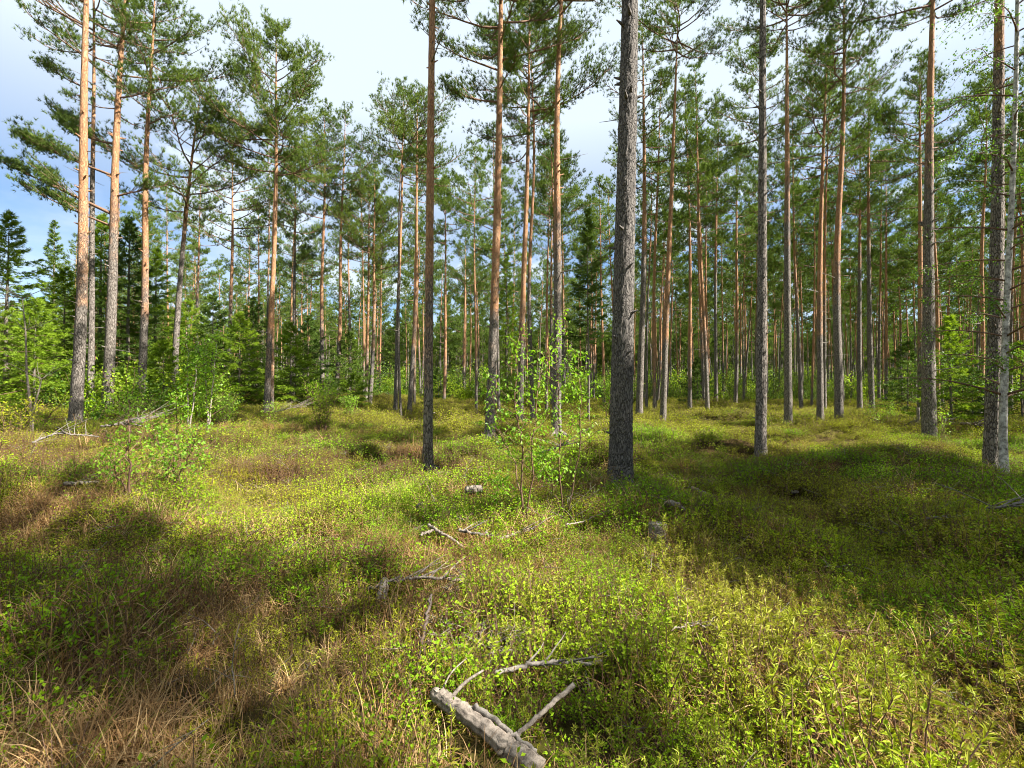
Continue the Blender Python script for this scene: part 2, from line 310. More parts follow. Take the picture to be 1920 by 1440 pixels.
def pine_crown(g, axis, H, cb, R, rs, lod=0, nbr=34, density=1.0, top=True, fork=1.0, mats=(0, 1)):
    """axis(z)->xyz; branches from height cb to H with needle tufts at their outer ends"""
    TP, TA, TR = [], [], []
    golden = 2.39996; a0 = rs.random() * 6.28
    for i in range(nbr):
        f = (i + .5 * rs.random()) / nbr                      # 0 bottom .. 1 top
        z = cb + (H - cb) * f ** 0.92
        prof = (0.50 + 0.62 * math.sin(math.pi * min(1, f * 1.15 + .12))) * (1 - f ** 2.3) + .14
        L = R * prof * (0.55 + 0.65 * rs.random())
        if rs.random() < .10: L *= .45
        rise = -0.12 + 0.85 * f + rs.normal() * .12
        p = limb_path(axis(z), a0 + i * golden + rs.normal() * .4, L, rise, .35 + .3 * rs.random(), rs, 6)
        r0 = max(.008, .009 + .010 * L * (1 - .35 * f))
        if lod < 2: tube(g, p, np.linspace(r0, .005, 6), 4 if lod else 5, mats[0], .5)
        else: tube(g, p[::2], np.linspace(r0 * 1.3, .008, 3), 3, mats[0], .5, cap=False)
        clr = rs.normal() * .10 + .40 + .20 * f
        ns = max(4, int((4 + L * 3.8) * density))
        for s in range(ns):
            t_ = 0.30 + 0.70 * (s + rs.random()) / ns; q = t_ * 5; k = min(4, int(q)); fr = q - k
            b0 = p[k] * (1 - fr) + p[k + 1] * fr; dd = unit(p[k + 1] - p[k])
            side = unit(np.cross(dd, [0, 0, 1.0])) * (1 if s % 2 else -1)
            d2 = unit(dd * (.55 + .5 * rs.random()) + side * (.9 * rs.random() + .2) + np.array([0, 0, .15 + .5 * rs.random()]))
            L2 = (.22 + .38 * L * (1 - .6 * abs(t_ - .6))) * (.5 + .7 * rs.random()) * .8
            e = b0 + d2 * L2
            if lod == 0: tube(g, [b0, (b0 + e) / 2 + np.array([0, 0, -.02]), e], [r0 * .4, r0 * .3, .004], 3, mats[0], .5, cap=False)
            nt_ = max(3, int((3 + L2 * 12) * density))
            ff = np.clip(.50 + .58 * rs.random(nt_), 0, 1.08)[:, None]
            pp = b0 + d2 * L2 * ff + rs.normal(size=(nt_, 3)) * (.05 + .06 * L2)
            TP.append(pp); TA.append(unit(np.broadcast_to(d2, (nt_, 3)) * .7 + np.array([0, 0, .75]) + rs.normal(size=(nt_, 3)) * .35))
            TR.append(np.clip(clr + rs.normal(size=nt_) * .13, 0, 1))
    if top:
        n = 26; zz = H - rs.random(n) * .9; A = rs.random(n) * 6.28; rr = (H - zz + .1) * .45
        c = np.array([axis(z) for z in zz]); TP.append(c + np.stack([np.cos(A) * rr, np.sin(A) * rr, rr * .3], 1))
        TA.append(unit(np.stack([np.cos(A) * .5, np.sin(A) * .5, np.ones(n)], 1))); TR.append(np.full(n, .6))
    P = np.concatenate(TP); A = np.concatenate(TA); Rn = np.concatenate(TR)
    nb, Lb, Wb = [(16, .125, .0135), (10, .17, .024), (7, .25, .045)][lod]
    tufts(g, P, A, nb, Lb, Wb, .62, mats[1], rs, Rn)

def trunk_axis(top_off, H, rs, wig=.10):
    c1, c2 = rs.normal(size=2) * wig, rs.normal(size=2) * wig * .6; ph = rs.random() * 6.28
    def ax(z):
        f = z / H; w = math.sin(f * math.pi)
        return np.array([top_off[0] * f + c1[0] * w + c2[0] * math.sin(f * 6.28 + ph) * w, top_off[1] * f + c1[1] * w, z])
    return ax
def trunk_radius(z, H, r):
    f = z / H
    return r * ((1 - f) ** .72 * .86 + .02 + .32 * math.exp(-z / .28) * 1.0)
def make_trunk(g, ax, H, r, rs, sides=10, rings=26, mat=0, rough=.05, stubs=0, stub_mat=1, zlo=1.5, zhi=9):
    zz = np.concatenate([[-.25], np.linspace(0, 1.2, max(4, rings // 5)), np.linspace(1.2, H, rings)[1:]])
    P = np.array([ax(z) for z in zz]); R = np.array([trunk_radius(max(z, 0), H, r) for z in zz])
    tube(g, P, R, sides, mat, .5, rough, rs)
    for k in range(stubs):                                     # broken dead stubs and thin dry limbs
        z = zlo + (zhi - zlo) * rs.random() ** .8; L = .06 + (.12 if rs.random() < .6 else .9 * rs.random())
        p = limb_path(ax(z), rs.random() * 6.28, L + r, -.1 + .3 * rs.random(), -.2 + .4 * rs.random(), rs, 5)
        tube(g, p, np.linspace(.008 + .012 * min(1, L), .003, 5), 4, stub_mat, .5)

def pine(name, label, B, H, r, lean=(0, 0), cb=None, R=2.0, lod=0, nbr=34, density=1.0, change=5.0, seed=1, old=False, sides=12, rings=30, stubs=10, rough=.05, group=None, zhi=None, extra=None):
    rs = np.random.default_rng(seed); cb = cb or H * .58
    root = empty(name, B, label, 'pine tree', group); ax = trunk_axis(lean, H, rs, .045 if rings > 100 else .10)
    g = Geo(); make_trunk(g, ax, H, r, rs, sides, rings, 0, rough, stubs, 1, 2.0, zhi or cb + .5)
    if sides >= 20:                                            # root flare
        for k in range(6):
            a = k * 1.05 + rs.random() * .6; d = np.array([math.cos(a), math.sin(a), 0]); l_ = r * (1.5 + 1.0 * rs.random())
            q = np.array([d * r * .55 + [0, 0, r * 1.6], d * r * .85 + [0, 0, r * .7], d * (r + l_ * .45) + [0, 0, r * .18], d * (r + l_) + [0, 0, -.08]])
            tube(g, q, [r * .30, r * .34, r * .24, r * .10], 9, 0, .5, .12, rs)
        for k in range(26):                                    # knots and flakes
            z = .6 + (H * .55) * rs.random(); tube(g, limb_path(ax(z), rs.random() * 6.28, r + .03 + .05 * rs.random(), .1, .2, rs, 3), [r * .2, r * .16, r * .05], 5, 0, .5, .2, rs)
    t = link('trunk', g.mesh('pine_trunk', [M['old_bark'] if old else M['bark'], M['dead']]), root); t.color = (change / 20, 0, 0, 1)
    g = Geo(); pine_crown(g, ax, H, cb, R * 1.06, rs, lod, nbr, density * 1.1)
    if extra:
        for (z, a, L, rise, upt, leafy) in extra:              # low limbs the photograph shows one by one
            extra_limb(g, ax(z), a, L, rise, upt, leafy, rs)
    link('crown', g.mesh('pine_crown', [M['limb'], M['needle']]), root)
    return root
def extra_limb(g, p0, a, L, rise, upt, leafy, rs):
    p = limb_path(p0, a, L, rise, upt, rs, 8); tube(g, p, np.linspace(.012 + .014 * L, .006, 8), 5, 0, .5)
    TP, TA = [], []
    for s in range(int(8 + L * 7)):
        t_ = .25 + .75 * rs.random(); q = t_ * 7; k = min(6, int(q)); fr = q - k
        b0 = p[k] * (1 - fr) + p[k + 1] * fr; dd = unit(p[k + 1] - p[k]); side = unit(np.cross(dd, [0, 0, 1.0])) * rs.choice([-1, 1])
        d2 = unit(dd * .9 + side * rs.random() * .9 + np.array([0, 0, .1 + .5 * rs.random()])); L2 = (.35 + .42 * L * (1.15 - t_)) * (.35 + .75 * rs.random())
        e = b0 + d2 * L2; tube(g, [b0, (b0 + e) / 2, e], [.012, .009, .004], 3, 0, .5, cap=False)
        if leafy > 0:
            n = int(leafy * (3 + L2 * 12)); f = (.45 + .7 * rs.random(n))[:, None]
            TP.append(b0 + d2 * L2 * f + rs.normal(size=(n, 3)) * .09); TA.append(unit(d2 * .6 + np.array([0, 0, .8]) + rs.normal(size=(n, 3)) * .3))
    if TP: tufts(g, np.concatenate(TP), np.concatenate(TA), 16, .125, .0135, .62, 1, rs, np.clip(.35 + rs.normal(size=sum(len(x) for x in TP)) * .12, 0, 1))

def hero(px, py, wpx, ref, label, D=None, top_y=None, crown_y=None, R=2.0, H=None, **kw):
    """a pine whose foot, lean and stem width are read off the photograph"""
    B = hit(px, py) if D is None else None
    if D is None: D = B[1]
    else:
        q = at(px, py, D); B = onground(q[0], D)
    Q = at(ref[0], ref[1], D); dirv = (Q - B)
    if top_y is not None: H = at(px, top_y, D)[2] - B[2]
    H = H or 18.5
    lean = dirv[:2] / dirv[2] * H
    lean = np.array([lean[0], lean[1]])
    cb = None
    if crown_y is not None: cb = max(2.0, at(px, crown_y, D)[2] - B[2])
    dist_f = math.hypot(B[0], B[1]) / D
    r = wpx / FPX * D / 2 / 1.0
    if D < 11: lod_kw = dict(sides=36, rings=150, rough=.09)
    elif D < 17: lod_kw = dict(sides=20, rings=90, rough=.08)
    else: lod_kw = dict(sides=12, rings=50, rough=.06)
    lod_kw.update(kw)
    return pine('pine_tree', label, B, H, r / .95, lean, cb, R, **lod_kw)

HERO = []
def hh(*a, **k):
    o = hero(*a, **k); HERO.append((o.location.x, o.location.y)); B = o.location
    if B.y < 20:
        for q in ((0, .15, .32, .5) if B.y < 12 else (0, .15, .32)): CLEAR.append((B.x * (1 - q / B.y), B.y - q, .26 if q < .3 else .19))
    return o
PI = math.pi
# --- left group
hh(140, 822, 22, (157, 40), 'thick orange pine nearest the left edge, grey foot among pale brush', D=13.5, crown_y=-60, R=2.6, H=17, change=4.6, seed=11, nbr=20, density=.5,
   extra=[(12.6, PI * 1.02, 2.4, .35, .1, .25), (13.1, PI * .93, 2.6, .5, .05, .25), (11.9, PI * 1.06, 1.7, .45, -.1, 0)])
hh(168, 800, 12, (172, 60), 'darker slim pine standing close behind the thick leftmost orange one', D=16.5, crown_y=120, R=2.1, nbr=24, H=17.5, change=9, seed=12, density=.82, zhi=9,
   extra=[(7.4, PI, 1.6, .15, .2, 1.2), (8.9, PI * 1.05, 2.0, .1, .3, 1.4), (10.4, PI * .95, 1.9, .15, .3, 1.4), (11.6, PI * 1.1, 1.7, .2, .4, 1.3)])
hh(201, 752, 20, (230, 150), 'grey-footed dark pine left of the middle of the left group with long low limbs', D=16, crown_y=230, R=2.1, nbr=26, density=.8, H=16.6, change=6.5, seed=13,
   extra=[(7.0, PI * .98, 3.7, .45, .0, 1.5), (6.6, PI * 1.05, 2.4, .35, .1, 1.0), (8.3, PI * 1.0, 2.6, .3, .1, 1.5), (9.4, PI * .93, 2.3, .2, .3, 1.3), (7.6, .1, 1.7, .3, .1, .8)])
hh(262, 790, 15, (285, 130), 'straight pale-orange pine leaning right with its crown cut by the top edge', D=16.5, crown_y=235, R=2.0, H=16.0, change=3.9, seed=14, nbr=32)
hh(326, 735, 13, (370, 250), 'strongly leaning grey pine with a thin loose crown, left group', D=19, top_y=165, crown_y=420, R=2.5, change=7, seed=15, density=.75)
hh(432, 690, 9, (436, 330), 'slender pine with a sparse crown behind the two young birches', D=27, top_y=265, crown_y=470, R=2.4, change=5, seed=16, density=.8)
hh(499, 775, 12, (513, 240), 'bright orange pine with tall round-topped crown, left stem of a touching pair', D=18.5, top_y=45, crown_y=330, R=2.35, change=2.4, seed=17, nbr=44, density=1.15)
hh(510, 775, 8, (520, 330), 'thinner orange pine, right stem of the touching pair under the round crown', D=19.2, top_y=210, crown_y=330, R=1.4, change=1.6, seed=18, nbr=16)
hh(551, 745, 8, (553, 450), 'dark thin pine between the touching pair and the leafy bush', D=28, top_y=300, crown_y=520, R=2.0, change=9, seed=19)
hh(604, 745, 9, (607, 330), 'pinkish pine directly behind the leafy bush', D=26, top_y=205, crown_y=420, R=2.1, change=4, seed=20)
hh(629, 742, 9, (643, 330), 'orange pine leaning right just right of the leafy bush', D=27, top_y=205, crown_y=400, R=2.2, change=3, seed=21, density=.85)
# --- centre left
hh(657, 755, 6, (658, 500), 'very thin dark pine left of the orange pair', D=36, top_y=330, crown_y=520, R=1.8, change=8, seed=22)
hh(686, 760, 7, (690, 470), 'pale slim pine, left stem of the pair with the dark shaded foot', D=29, top_y=330, crown_y=520, R=1.8, change=2, seed=23)
hh(693, 760, 9, (699, 470), 'orange pine with dark shaded foot, right stem of its pair', D=28, top_y=315, crown_y=520, R=2.0, change=4, seed=24)
hh(741, 772, 9, (751, 380), 'dark red-brown pine, leftmost of the tight row behind the foreground slim pine', D=23, top_y=160, crown_y=330, R=2.0, change=5, seed=25, density=.82)
hh(753, 788, 6, (758, 330), 'thin pale bare stem in the tight row left of the foreground slim pine', D=21, top_y=230, crown_y=330, R=1.3, change=9, seed=26, nbr=14)
hh(767, 776, 10, (778, 360), 'thick dark-footed reddish pine in the tight row left of the foreground slim pine', D=22.5, top_y=175, crown_y=340, R=2.0, change=4, seed=27, density=.82)
hh(777, 762, 6, (784, 380), 'orange slender pine touching the right side of the thick reddish one', D=29, top_y=250, crown_y=400, R=1.8, change=2, seed=28)
hh(802, 880, 19, (812, 0), 'slim flaky orange pine in the left foreground clearing, its crown out of sight', crown_y=-260, H=17.5, R=2.2, change=2.5, seed=29)
hh(832, 762, 7, (832, 450), 'thin pinkish pine seen against the blue sky gap', D=33, top_y=330, crown_y=460, R=1.6, change=1, seed=30)
hh(870, 755, 6, (872, 560), 'very thin orange pine right of the blue sky gap', D=42, top_y=430, crown_y=560, R=1.9, change=3, seed=31)
# --- centre
hh(918, 832, 20, (934, 20), 'dark-footed pine with orange middle stem, left behind the birch sapling', D=13.2, crown_y=170, R=2.2, H=17.5, change=3.2, seed=32,
   extra=[(9.6, PI * 1.0, 1.5, .1, .3, 1.3)])
hh(974, 800, 14, (990, 130), 'orange pine behind the birch sapling, left stem of the crossing pair', D=18, crown_y=290, R=2.3, H=17.6, change=3.4, seed=33)
hh(999, 795, 10, (996, 250), 'thinner red-brown pine, right stem of the crossing pair behind the sapling', D=19, crown_y=250, R=2.0, H=16.5, change=6, seed=34)
hh(1043, 822, 19, (1060, 0), 'pale orange pine with black knots and dark foot right behind the birch sapling', D=13.8, crown_y=30, R=2.2, H=17.0, change=5.5, seed=35)
hh(1025, 780, 6, (1033, 380), 'thin red pine between the crossing pair and the knotty pale one', D=27, top_y=290, crown_y=430, R=1.9, change=2, seed=36)
hh(1163, 926, 46, (1172, 0), 'massive grey rough-barked pine, the largest and nearest trunk', crown_y=-420, H=19, R=2.6, change=12, old=True, seed=37, stubs=4, sides=64, rings=420, rough=.085)
hh(1198, 779, 14, (1203, 230), 'dark pine just right of the massive grey trunk', D=20, top_y=45, crown_y=350, R=1.8, change=7, seed=38, density=.82)
hh(1242, 803, 13, (1268, 120), 'bright orange pine leaning right, right of the massive grey trunk', D=18, crown_y=110, R=1.9, H=17.0, change=3.6, seed=39, density=.82)
# --- right
hh(1328, 766, 6, (1326, 480), 'thin pale-footed orange pine, leftmost of the three beyond the clearing', D=33, top_y=300, crown_y=470, R=1.8, change=3, seed=40)
hh(1343, 766, 8, (1347, 350), 'straight dark-topped pine, middle of the three beyond the clearing', D=31, top_y=205, crown_y=400, R=2.1, change=9, seed=41)
hh(1379, 766, 8, (1380, 430), 'pine with many dry twigs, right of the three beyond the clearing', D=31, top_y=260, crown_y=470, R=2.0, change=4, seed=42, stubs=24)
hh(1426, 866, 21, (1432, 0), 'near-black shaded pine standing forward in the right clearing', crown_y=-200, R=2.3, H=17, change=14, seed=43)
hh(1433, 782, 9, (1429, 420), 'orange pine hidden half behind the near-black one', D=22, top_y=60, crown_y=300, R=2.0, change=4, seed=44)
hh(1478, 806, 16, (1475, 0), 'dark brown pine with lit upper stem right of the near-black one', D=17, crown_y=60, R=1.8, H=17.0, change=8, seed=45)
hh(1538, 790, 13, (1549, 230), 'two-toned pine lit along its right edge, left of the middle right pair', D=18.5, top_y=70, crown_y=330, R=1.9, change=4, seed=46, density=.82)
hh(1573, 797, 16, (1582, 80), 'tall brown pine with orange top, right of the middle right pair', D=17.5, crown_y=180, R=2.0, H=17.0, change=5.5, seed=47, density=.82, nbr=36)
hh(1636, 775, 10, (1632, 300), 'grey lit slim pine standing behind the green seedlings', D=23.5, top_y=120, crown_y=390, R=1.8, change=9, seed=48, density=.82)
hh(1612, 772, 10, (1613, 400), 'dark thin pine left of the grey lit slim one', D=27, top_y=250, crown_y=420, R=2.0, change=9, seed=49)
hh(1660, 770, 6, (1660, 500), 'thin pine with bare ladder-like dry branches on the right', D=30, top_y=280, crown_y=450, R=2.0, change=3, seed=50, stubs=40)
hh(1726, 790, 11, (1725, 260), 'bright orange slim pine half hidden by the thick dark one on the right', D=20, top_y=110, crown_y=330, R=1.8, change=3.5, seed=51)
hh(1742, 818, 24, (1752, 0), 'thick dark brown pine with spreading roots near the right edge', D=14.8, crown_y=30, R=2.2, H=17, change=9, seed=52)
PINE_R = hh(1858, 888, 26, (1872, 0), 'thick shaded pine with peeling orange stem behind the right-hand birch', D=9.3, crown_y=-150, R=2.4, H=16.5, change=8.5, seed=53)

# --- pines outside the frame on the right whose crowns shade the clearing
SHADE = [(6.7, -1.7, 16.5, 2.1), (6.2, -3.1, 17, 2.0), (7.9, -1.5, 17, 1.9), (17.8, 1.2, 18, 2.3), (16.0, 2.2, 17, 2.1), (19.8, 3.0, 18, 2.2)]
for k, (x, y, h_, R_) in enumerate(SHADE):
    pine('pine_tree', 'pine just outside the right edge whose shadow crosses the clearing', onground(x, y), h_, .15, (rng.normal() * .2, rng.normal() * .2), h_ * (.52 if x < 10 else .6), R_ * 1.1, lod=0, nbr=46, density=1.35, change=4, seed=200 + k, sides=10, rings=20, group='pines outside the frame shading the clearing')
    HERO.append((x, y))

# --- spruces
def spruce_tree(name, label, B, H, R, seed, mat='spruce', lod=0, r=None, base=.02, group=None, dens=1.0, lean=(0, 0), cat='spruce tree', sparse=0.0):
    rs = np.random.default_rng(seed); root = empty(name, B, label, cat, group); ax = trunk_axis(lean, H, rs, .02)
    g = Geo(); zz = np.linspace(-.1, H, 14); tube(g, [ax(z) for z in zz], [max(.006, (r or .012 * H) * (1 - max(z, 0) / H) ** .9) for z in zz], 8, 0, .5, .05, rs)
    link('trunk', g.mesh('spruce_trunk', [M['spruce_bark']]), root)
    link('crown', spruce_crown(ax, H, R, rs, lod, base, dens, sparse, mat), root); return root
def spruce_crown(ax, H, R, rs, lod, base, dens, sparse, mat):
    g = Geo(); nbr = int(H * 17 * dens * (1 if lod == 0 else .7)); TP, TA, TR = [], [], []
    for i in range(nbr):
        f = base + (1 - base) * (i + rs.random()) / nbr; z = H * f * .985
        if rs.random() < sparse: continue
        L = R * (1 - f) ** .85 * (.65 + .5 * rs.random()) + .10
        rise = -.35 + .95 * f ** 1.6 + rs.normal() * .08
        p = limb_path(ax(z), i * 2.39996 + rs.normal() * .3, L, rise, .35, rs, 5, sag=.15)
        tube(g, p, np.linspace(.006 + .006 * L, .003, 5), 3, 0, .5, cap=False)
        n = int((12 + L * 42) * (1 if lod == 0 else .55))
        t_ = .12 + .9 * rs.random(n) ** .8; q = np.clip(t_, 0, .999) * 4; k = q.astype(int); fr = (q - k)[:, None]
        b0 = p[k] * (1 - fr) + p[k + 1] * fr; dd = unit(p[k + 1] - p[k]); side = unit(np.cross(dd, [0, 0, 1.0])) * rs.choice([-1, 1], n)[:, None]
        w = (.34 * L * (1.15 - t_))[:, None] * rs.random((n, 1))
        TP.append(b0 + side * w + dd * w * .6 + np.array([0, 0, -1.]) * w * .25 + rs.normal(size=(n, 3)) * .03)
        TA.append(unit(dd * .8 + side * .7 + np.array([0, 0, -.12])))
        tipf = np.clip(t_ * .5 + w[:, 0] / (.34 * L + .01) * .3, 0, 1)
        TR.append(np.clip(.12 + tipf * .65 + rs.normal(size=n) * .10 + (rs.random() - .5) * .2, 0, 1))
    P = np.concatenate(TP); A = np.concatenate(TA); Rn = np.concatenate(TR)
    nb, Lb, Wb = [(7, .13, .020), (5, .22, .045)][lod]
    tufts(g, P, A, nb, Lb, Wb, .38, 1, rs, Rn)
    return g.mesh('spruce_crown', [M['twig'], M[mat]])
def spr(px, D, top_y, R, label, seed, **kw):
    q = at(px, 700, D); B = onground(q[0], D); H = at(px, top_y, D)[2] - B[2]; R = R * 1.22
    HERO.append((B[0], B[1])); return spruce_tree('spruce_tree', label, B, H, R, seed, **kw)
spr(12, 17, 395, 2.0, 'tall sunlit spruce at the extreme left edge', 301)
spr(98, 30, 410, 1.9, 'dark blue-green spruce with pointed tip against the blue sky', 302, mat='dark_spruce', sparse=.15)
spr(66, 16, 560, 1.7, 'bright low spruce left of the thick leftmost pine', 303)
spr(120, 20, 500, 2.0, 'wide sunlit spruce behind the thick leftmost pine', 304)
spr(186, 21, 400, 1.8, 'tall narrow spruce between the first two pine stems at left', 305)
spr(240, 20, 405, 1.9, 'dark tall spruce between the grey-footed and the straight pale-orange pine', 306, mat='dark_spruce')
spr(290, 22, 462, 1.9, 'light green broad spruce right of the straight pale-orange pine', 307)
spr(305, 17.5, 640, 1.2, 'small bright spruce at the foot of the leaning grey pine', 308)
spr(352, 24, 560, 2.0, 'mid-green spruce behind the leaning grey pine', 309)
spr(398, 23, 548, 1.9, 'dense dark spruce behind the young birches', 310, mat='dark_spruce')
spr(448, 22, 585, 1.8, 'dark spruce left of the touching orange pair', 311)
spr(474, 25, 555, 1.8, 'green spruce peeping out left behind the touching orange pair', 312, mat='dark_spruce')
spr(545, 22, 605, 1.7, 'lit spruce right of the touching orange pair', 313)
spr(578, 24, 590, 1.6, 'pointed dark spruce left of the leafy bush', 314, mat='dark_spruce')
spr(655, 27, 620, 1.6, 'black-green spruce right of the leafy bush', 315, mat='dark_spruce')
spr(665, 24, 700, 1.1, 'small leafy-green spruce low beside the orange pair', 316)
spr(1782, 18.5, 590, 1.15, 'young yellow-tipped spruce right of the thick dark brown pine', 317)
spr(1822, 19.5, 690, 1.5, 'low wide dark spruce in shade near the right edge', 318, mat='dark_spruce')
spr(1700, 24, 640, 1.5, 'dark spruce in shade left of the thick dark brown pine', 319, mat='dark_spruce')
spr(1915, 19, 640, 1.6, 'green spruce in shade at the extreme right edge', 320)
spr(1308, 30, 672, 1.3, 'small black-green spruce beyond the clearing right of the massive trunk', 321, mat='dark_spruce')
spr(822, 34, 690, 1.2, 'small shadowy spruce under the blue sky gap', 322, mat='dark_spruce')
spr(1103, 18.5, 385, 1.15, 'ragged thin-stemmed spruce with hanging foliage left of the massive trunk', 323, mat='dark_spruce', base=.38, sparse=.58, r=.055)
spr(950, 38, 470, 1.6, 'bright pointed conifer between the two dark-footed pines', 324)

# ------------------------------------------------------------------ young birches, bushes, birch tree
def leafy(name, label, cat, B, stems, seed, leaf=.034, n_leaf=600, bark_m='twig', spread=.5, leaf_m='birch_leaf', group=None, thick=.009, start=.3):
    """stems: list of lists of (x,y,z) offsets from B"""
    rs = np.random.default_rng(seed); root = empty(name, B, label, cat, group)
    gs, gl = Geo(), Geo()
    for st in stems:
        P = np.array(st, float); n = len(P); t = np.linspace(0, n - 1, 12); k = np.minimum(t.astype(int), n - 2); f = (t - k)[:, None]
        P = P[k] * (1 - f) + P[k + 1] * f; P[1:-1] += rs.normal(size=(10, 3)) * .012
        Ls = np.linalg.norm(P[-1] - P[0]); th = thick * (0.5 + Ls / 2.0)
        tube(gs, P, np.linspace(th, .0025, 12), 6, 0, .5)
        nb = int(7 + Ls * 9)
        for b in range(nb):
            fz = start + (1 - start) * (b + rs.random()) / nb; q = fz * 11; k2 = min(10, int(q)); p0 = P[k2] + (P[k2 + 1] - P[k2]) * (q - k2)
            L = spread * (1.15 - fz) * (.5 + .7 * rs.random()) + .08
            p = limb_path(p0, b * 2.4 + rs.random(), L, .55 + .3 * rs.random(), .1, rs, 5)
            tube(gs, p, np.linspace(th * .34, .0016, 5), 4, 1, .5, cap=False)
            m = max(3, int(n_leaf / len(stems) / nb)); tt = .15 + .9 * rs.random(m); q = np.clip(tt, 0, .999) * 4; kk = q.astype(int); fr = (q - kk)[:, None]
            c = p[kk] * (1 - fr) + p[kk + 1] * fr; off = rs.normal(size=(m, 3)) * (.018 + .035 * L)
            leaves(gl, c + off, unit(off + rs.normal(size=(m, 3)) * .03 + np.array([0, 0, -.01])), leaf * (.45 + .75 * rs.random(m)), leaf * .72 * (.45 + .65 * rs.random(m)), 0, None, rs, .55, .1)
    link('stem', gs.mesh('stem', [M[bark_m], M['twig']]), root); link('foliage', gl.mesh('foliage', [M[leaf_m]]), root)
    HERO.append((B[0], B[1])); return root
def stem_px(B, D, pts, rs, dy=.15):
    out = [np.zeros(3)]
    for (u, v) in pts:
        out.append(at(u, v, D + rs.normal() * dy) - B)
    return out
r5 = np.random.default_rng(5)
B = hit(985, 1003); D = B[1]
leafy('birch_sapling', 'multi-stemmed young birch with bright leaves, left one in front of the dark-footed pines', 'birch sapling', B,
      [stem_px(B, D, [(975, 850), (966, 760), (975, 625)], r5), stem_px(B, D, [(968, 880), (935, 800), (915, 700)], r5), stem_px(B, D, [(998, 900), (1000, 780), (1020, 660)], r5), stem_px(B, D, [(950, 950), (935, 900)], r5)],
      61, .046, 1150, spread=.34, thick=.007, start=.34)
B = hit(1060, 985); D = B[1]
leafy('birch_sapling', 'young birch with curved pale stems, right one in front of the knotty pine', 'birch sapling', B,
      [stem_px(B, D, [(1048, 880), (1046, 740), (1045, 598)], r5), stem_px(B, D, [(1085, 860), (1090, 760), (1085, 660)], r5), stem_px(B, D, [(1030, 900), (1012, 850)], r5)],
      62, .046, 1050, spread=.34, thick=.006, start=.36)
B = hit(240, 962); D = B[1]
leafy('birch_sapling', 'thin dark-stemmed sapling nearest on the left', 'birch sapling', B,
      [stem_px(B, D, [(238, 880), (242, 800), (235, 745)], r5), stem_px(B, D, [(228, 900), (208, 850)], r5)], 63, .042, 480, spread=.40, thick=.012, start=.28)
B = hit(325, 935); D = B[1]
leafy('birch_sapling', 'bushy dark-stemmed sapling just right of the nearest left one', 'birch sapling', B,
      [stem_px(B, D, [(327, 870), (332, 810), (330, 740)], r5), stem_px(B, D, [(310, 870), (285, 790)], r5), stem_px(B, D, [(345, 880), (372, 800)], r5)], 64, .042, 950, spread=.40, thick=.010, start=.2)
q = at(353, 800, 10); B = onground(q[0], 10)
leafy('birch_sapling', 'white-stemmed young birch, left of two in front of the dark spruces', 'birch sapling', B, [stem_px(B, 10, [(352, 790), (352, 700), (350, 618)], r5), stem_px(B, 10, [(365, 720), (372, 650)], r5)], 65, .065, 1000, 'birch_stem', .42, thick=.014, start=.3)
q = at(390, 800, 10.5); B = onground(q[0], 10.5)
leafy('birch_sapling', 'white-stemmed young birch, right of two in front of the dark spruces', 'birch sapling', B, [stem_px(B, 10.5, [(393, 780), (400, 700), (410, 622)], r5), stem_px(B, 10.5, [(385, 720), (388, 640)], r5)], 66, .065, 1200, 'birch_stem', .45, thick=.014, start=.3)
def bush(px, D, top_y, w, label, seed, n=900, leaf=.045, ns=9, name='leafy_bush', cat='bush', lm='birch_leaf', group=None):
    q = at(px, 760, D); B = onground(q[0], D); H = max(.4, at(px, top_y, D)[2] - B[2]); rs = np.random.default_rng(seed); st = []
    for k in range(ns):
        a = rs.random() * 6.28; rr = w * rs.random() ** .6
        st.append([(math.cos(a) * .08, math.sin(a) * .08, 0), (math.cos(a) * rr * .5, math.sin(a) * rr * .5, H * .5), (math.cos(a) * rr, math.sin(a) * rr, H * (.75 + .25 * rs.random()))])
    return leafy(name, label, cat, B, st, seed, leaf, n, 'twig', .32, lm, group, .008, .15)
bush(605, 13.5, 708, .55, 'dense round leafy bush in front of the pinkish pine', 71, 2600, .045, 16, lm='bilberry')
bush(507, 12.5, 745, .22, 'small dark sapling in front of the touching orange pair', 72, 240, .045, 3)
bush(655, 17, 735, .5, 'low green bush right of the dense round one', 73, 900, .055, 8)
bush(255, 12, 740, .5, 'green bush at the foot of the straight pale-orange pine', 74, 600, .045, 7)
bush(300, 11, 752, .6, 'wide low bush left of the white-stemmed young birches', 75, 800, .04, 9, lm='bilberry')
bush(420, 14, 735, .7, 'low bush right of the white-stemmed young birches', 76, 1300, .05, 10)
bush(1140, 19, 688, .6, 'bright broadleaf bush left of the massive grey trunk', 77, 1300, .07, 9)
bush(1638, 16.5, 735, .35, 'bright seedlings at the foot of the grey lit slim pine', 78, 420, .06, 6)
bush(1668, 18, 742, .35, 'second clump of seedlings right of the grey lit slim pine', 79, 350, .06, 5)
bush(1768, 13.5, 760, .3, 'small broadleaf seedling right of the thick dark brown pine', 80, 200, .05, 4)
bush(60, 12, 735, .8, 'yellow-green bush at the left edge below the bright low spruce', 81, 1300, .05, 10, lm='bilberry')
bush(20, 9.5, 745, .7, 'blurred yellowish bush cut by the left edge', 82, 1100, .045, 9, lm='heath')
bush(900, 14.5, 790, .3, 'small twiggy bush at the foot of the left dark-footed pine', 83, 220, .045, 5)

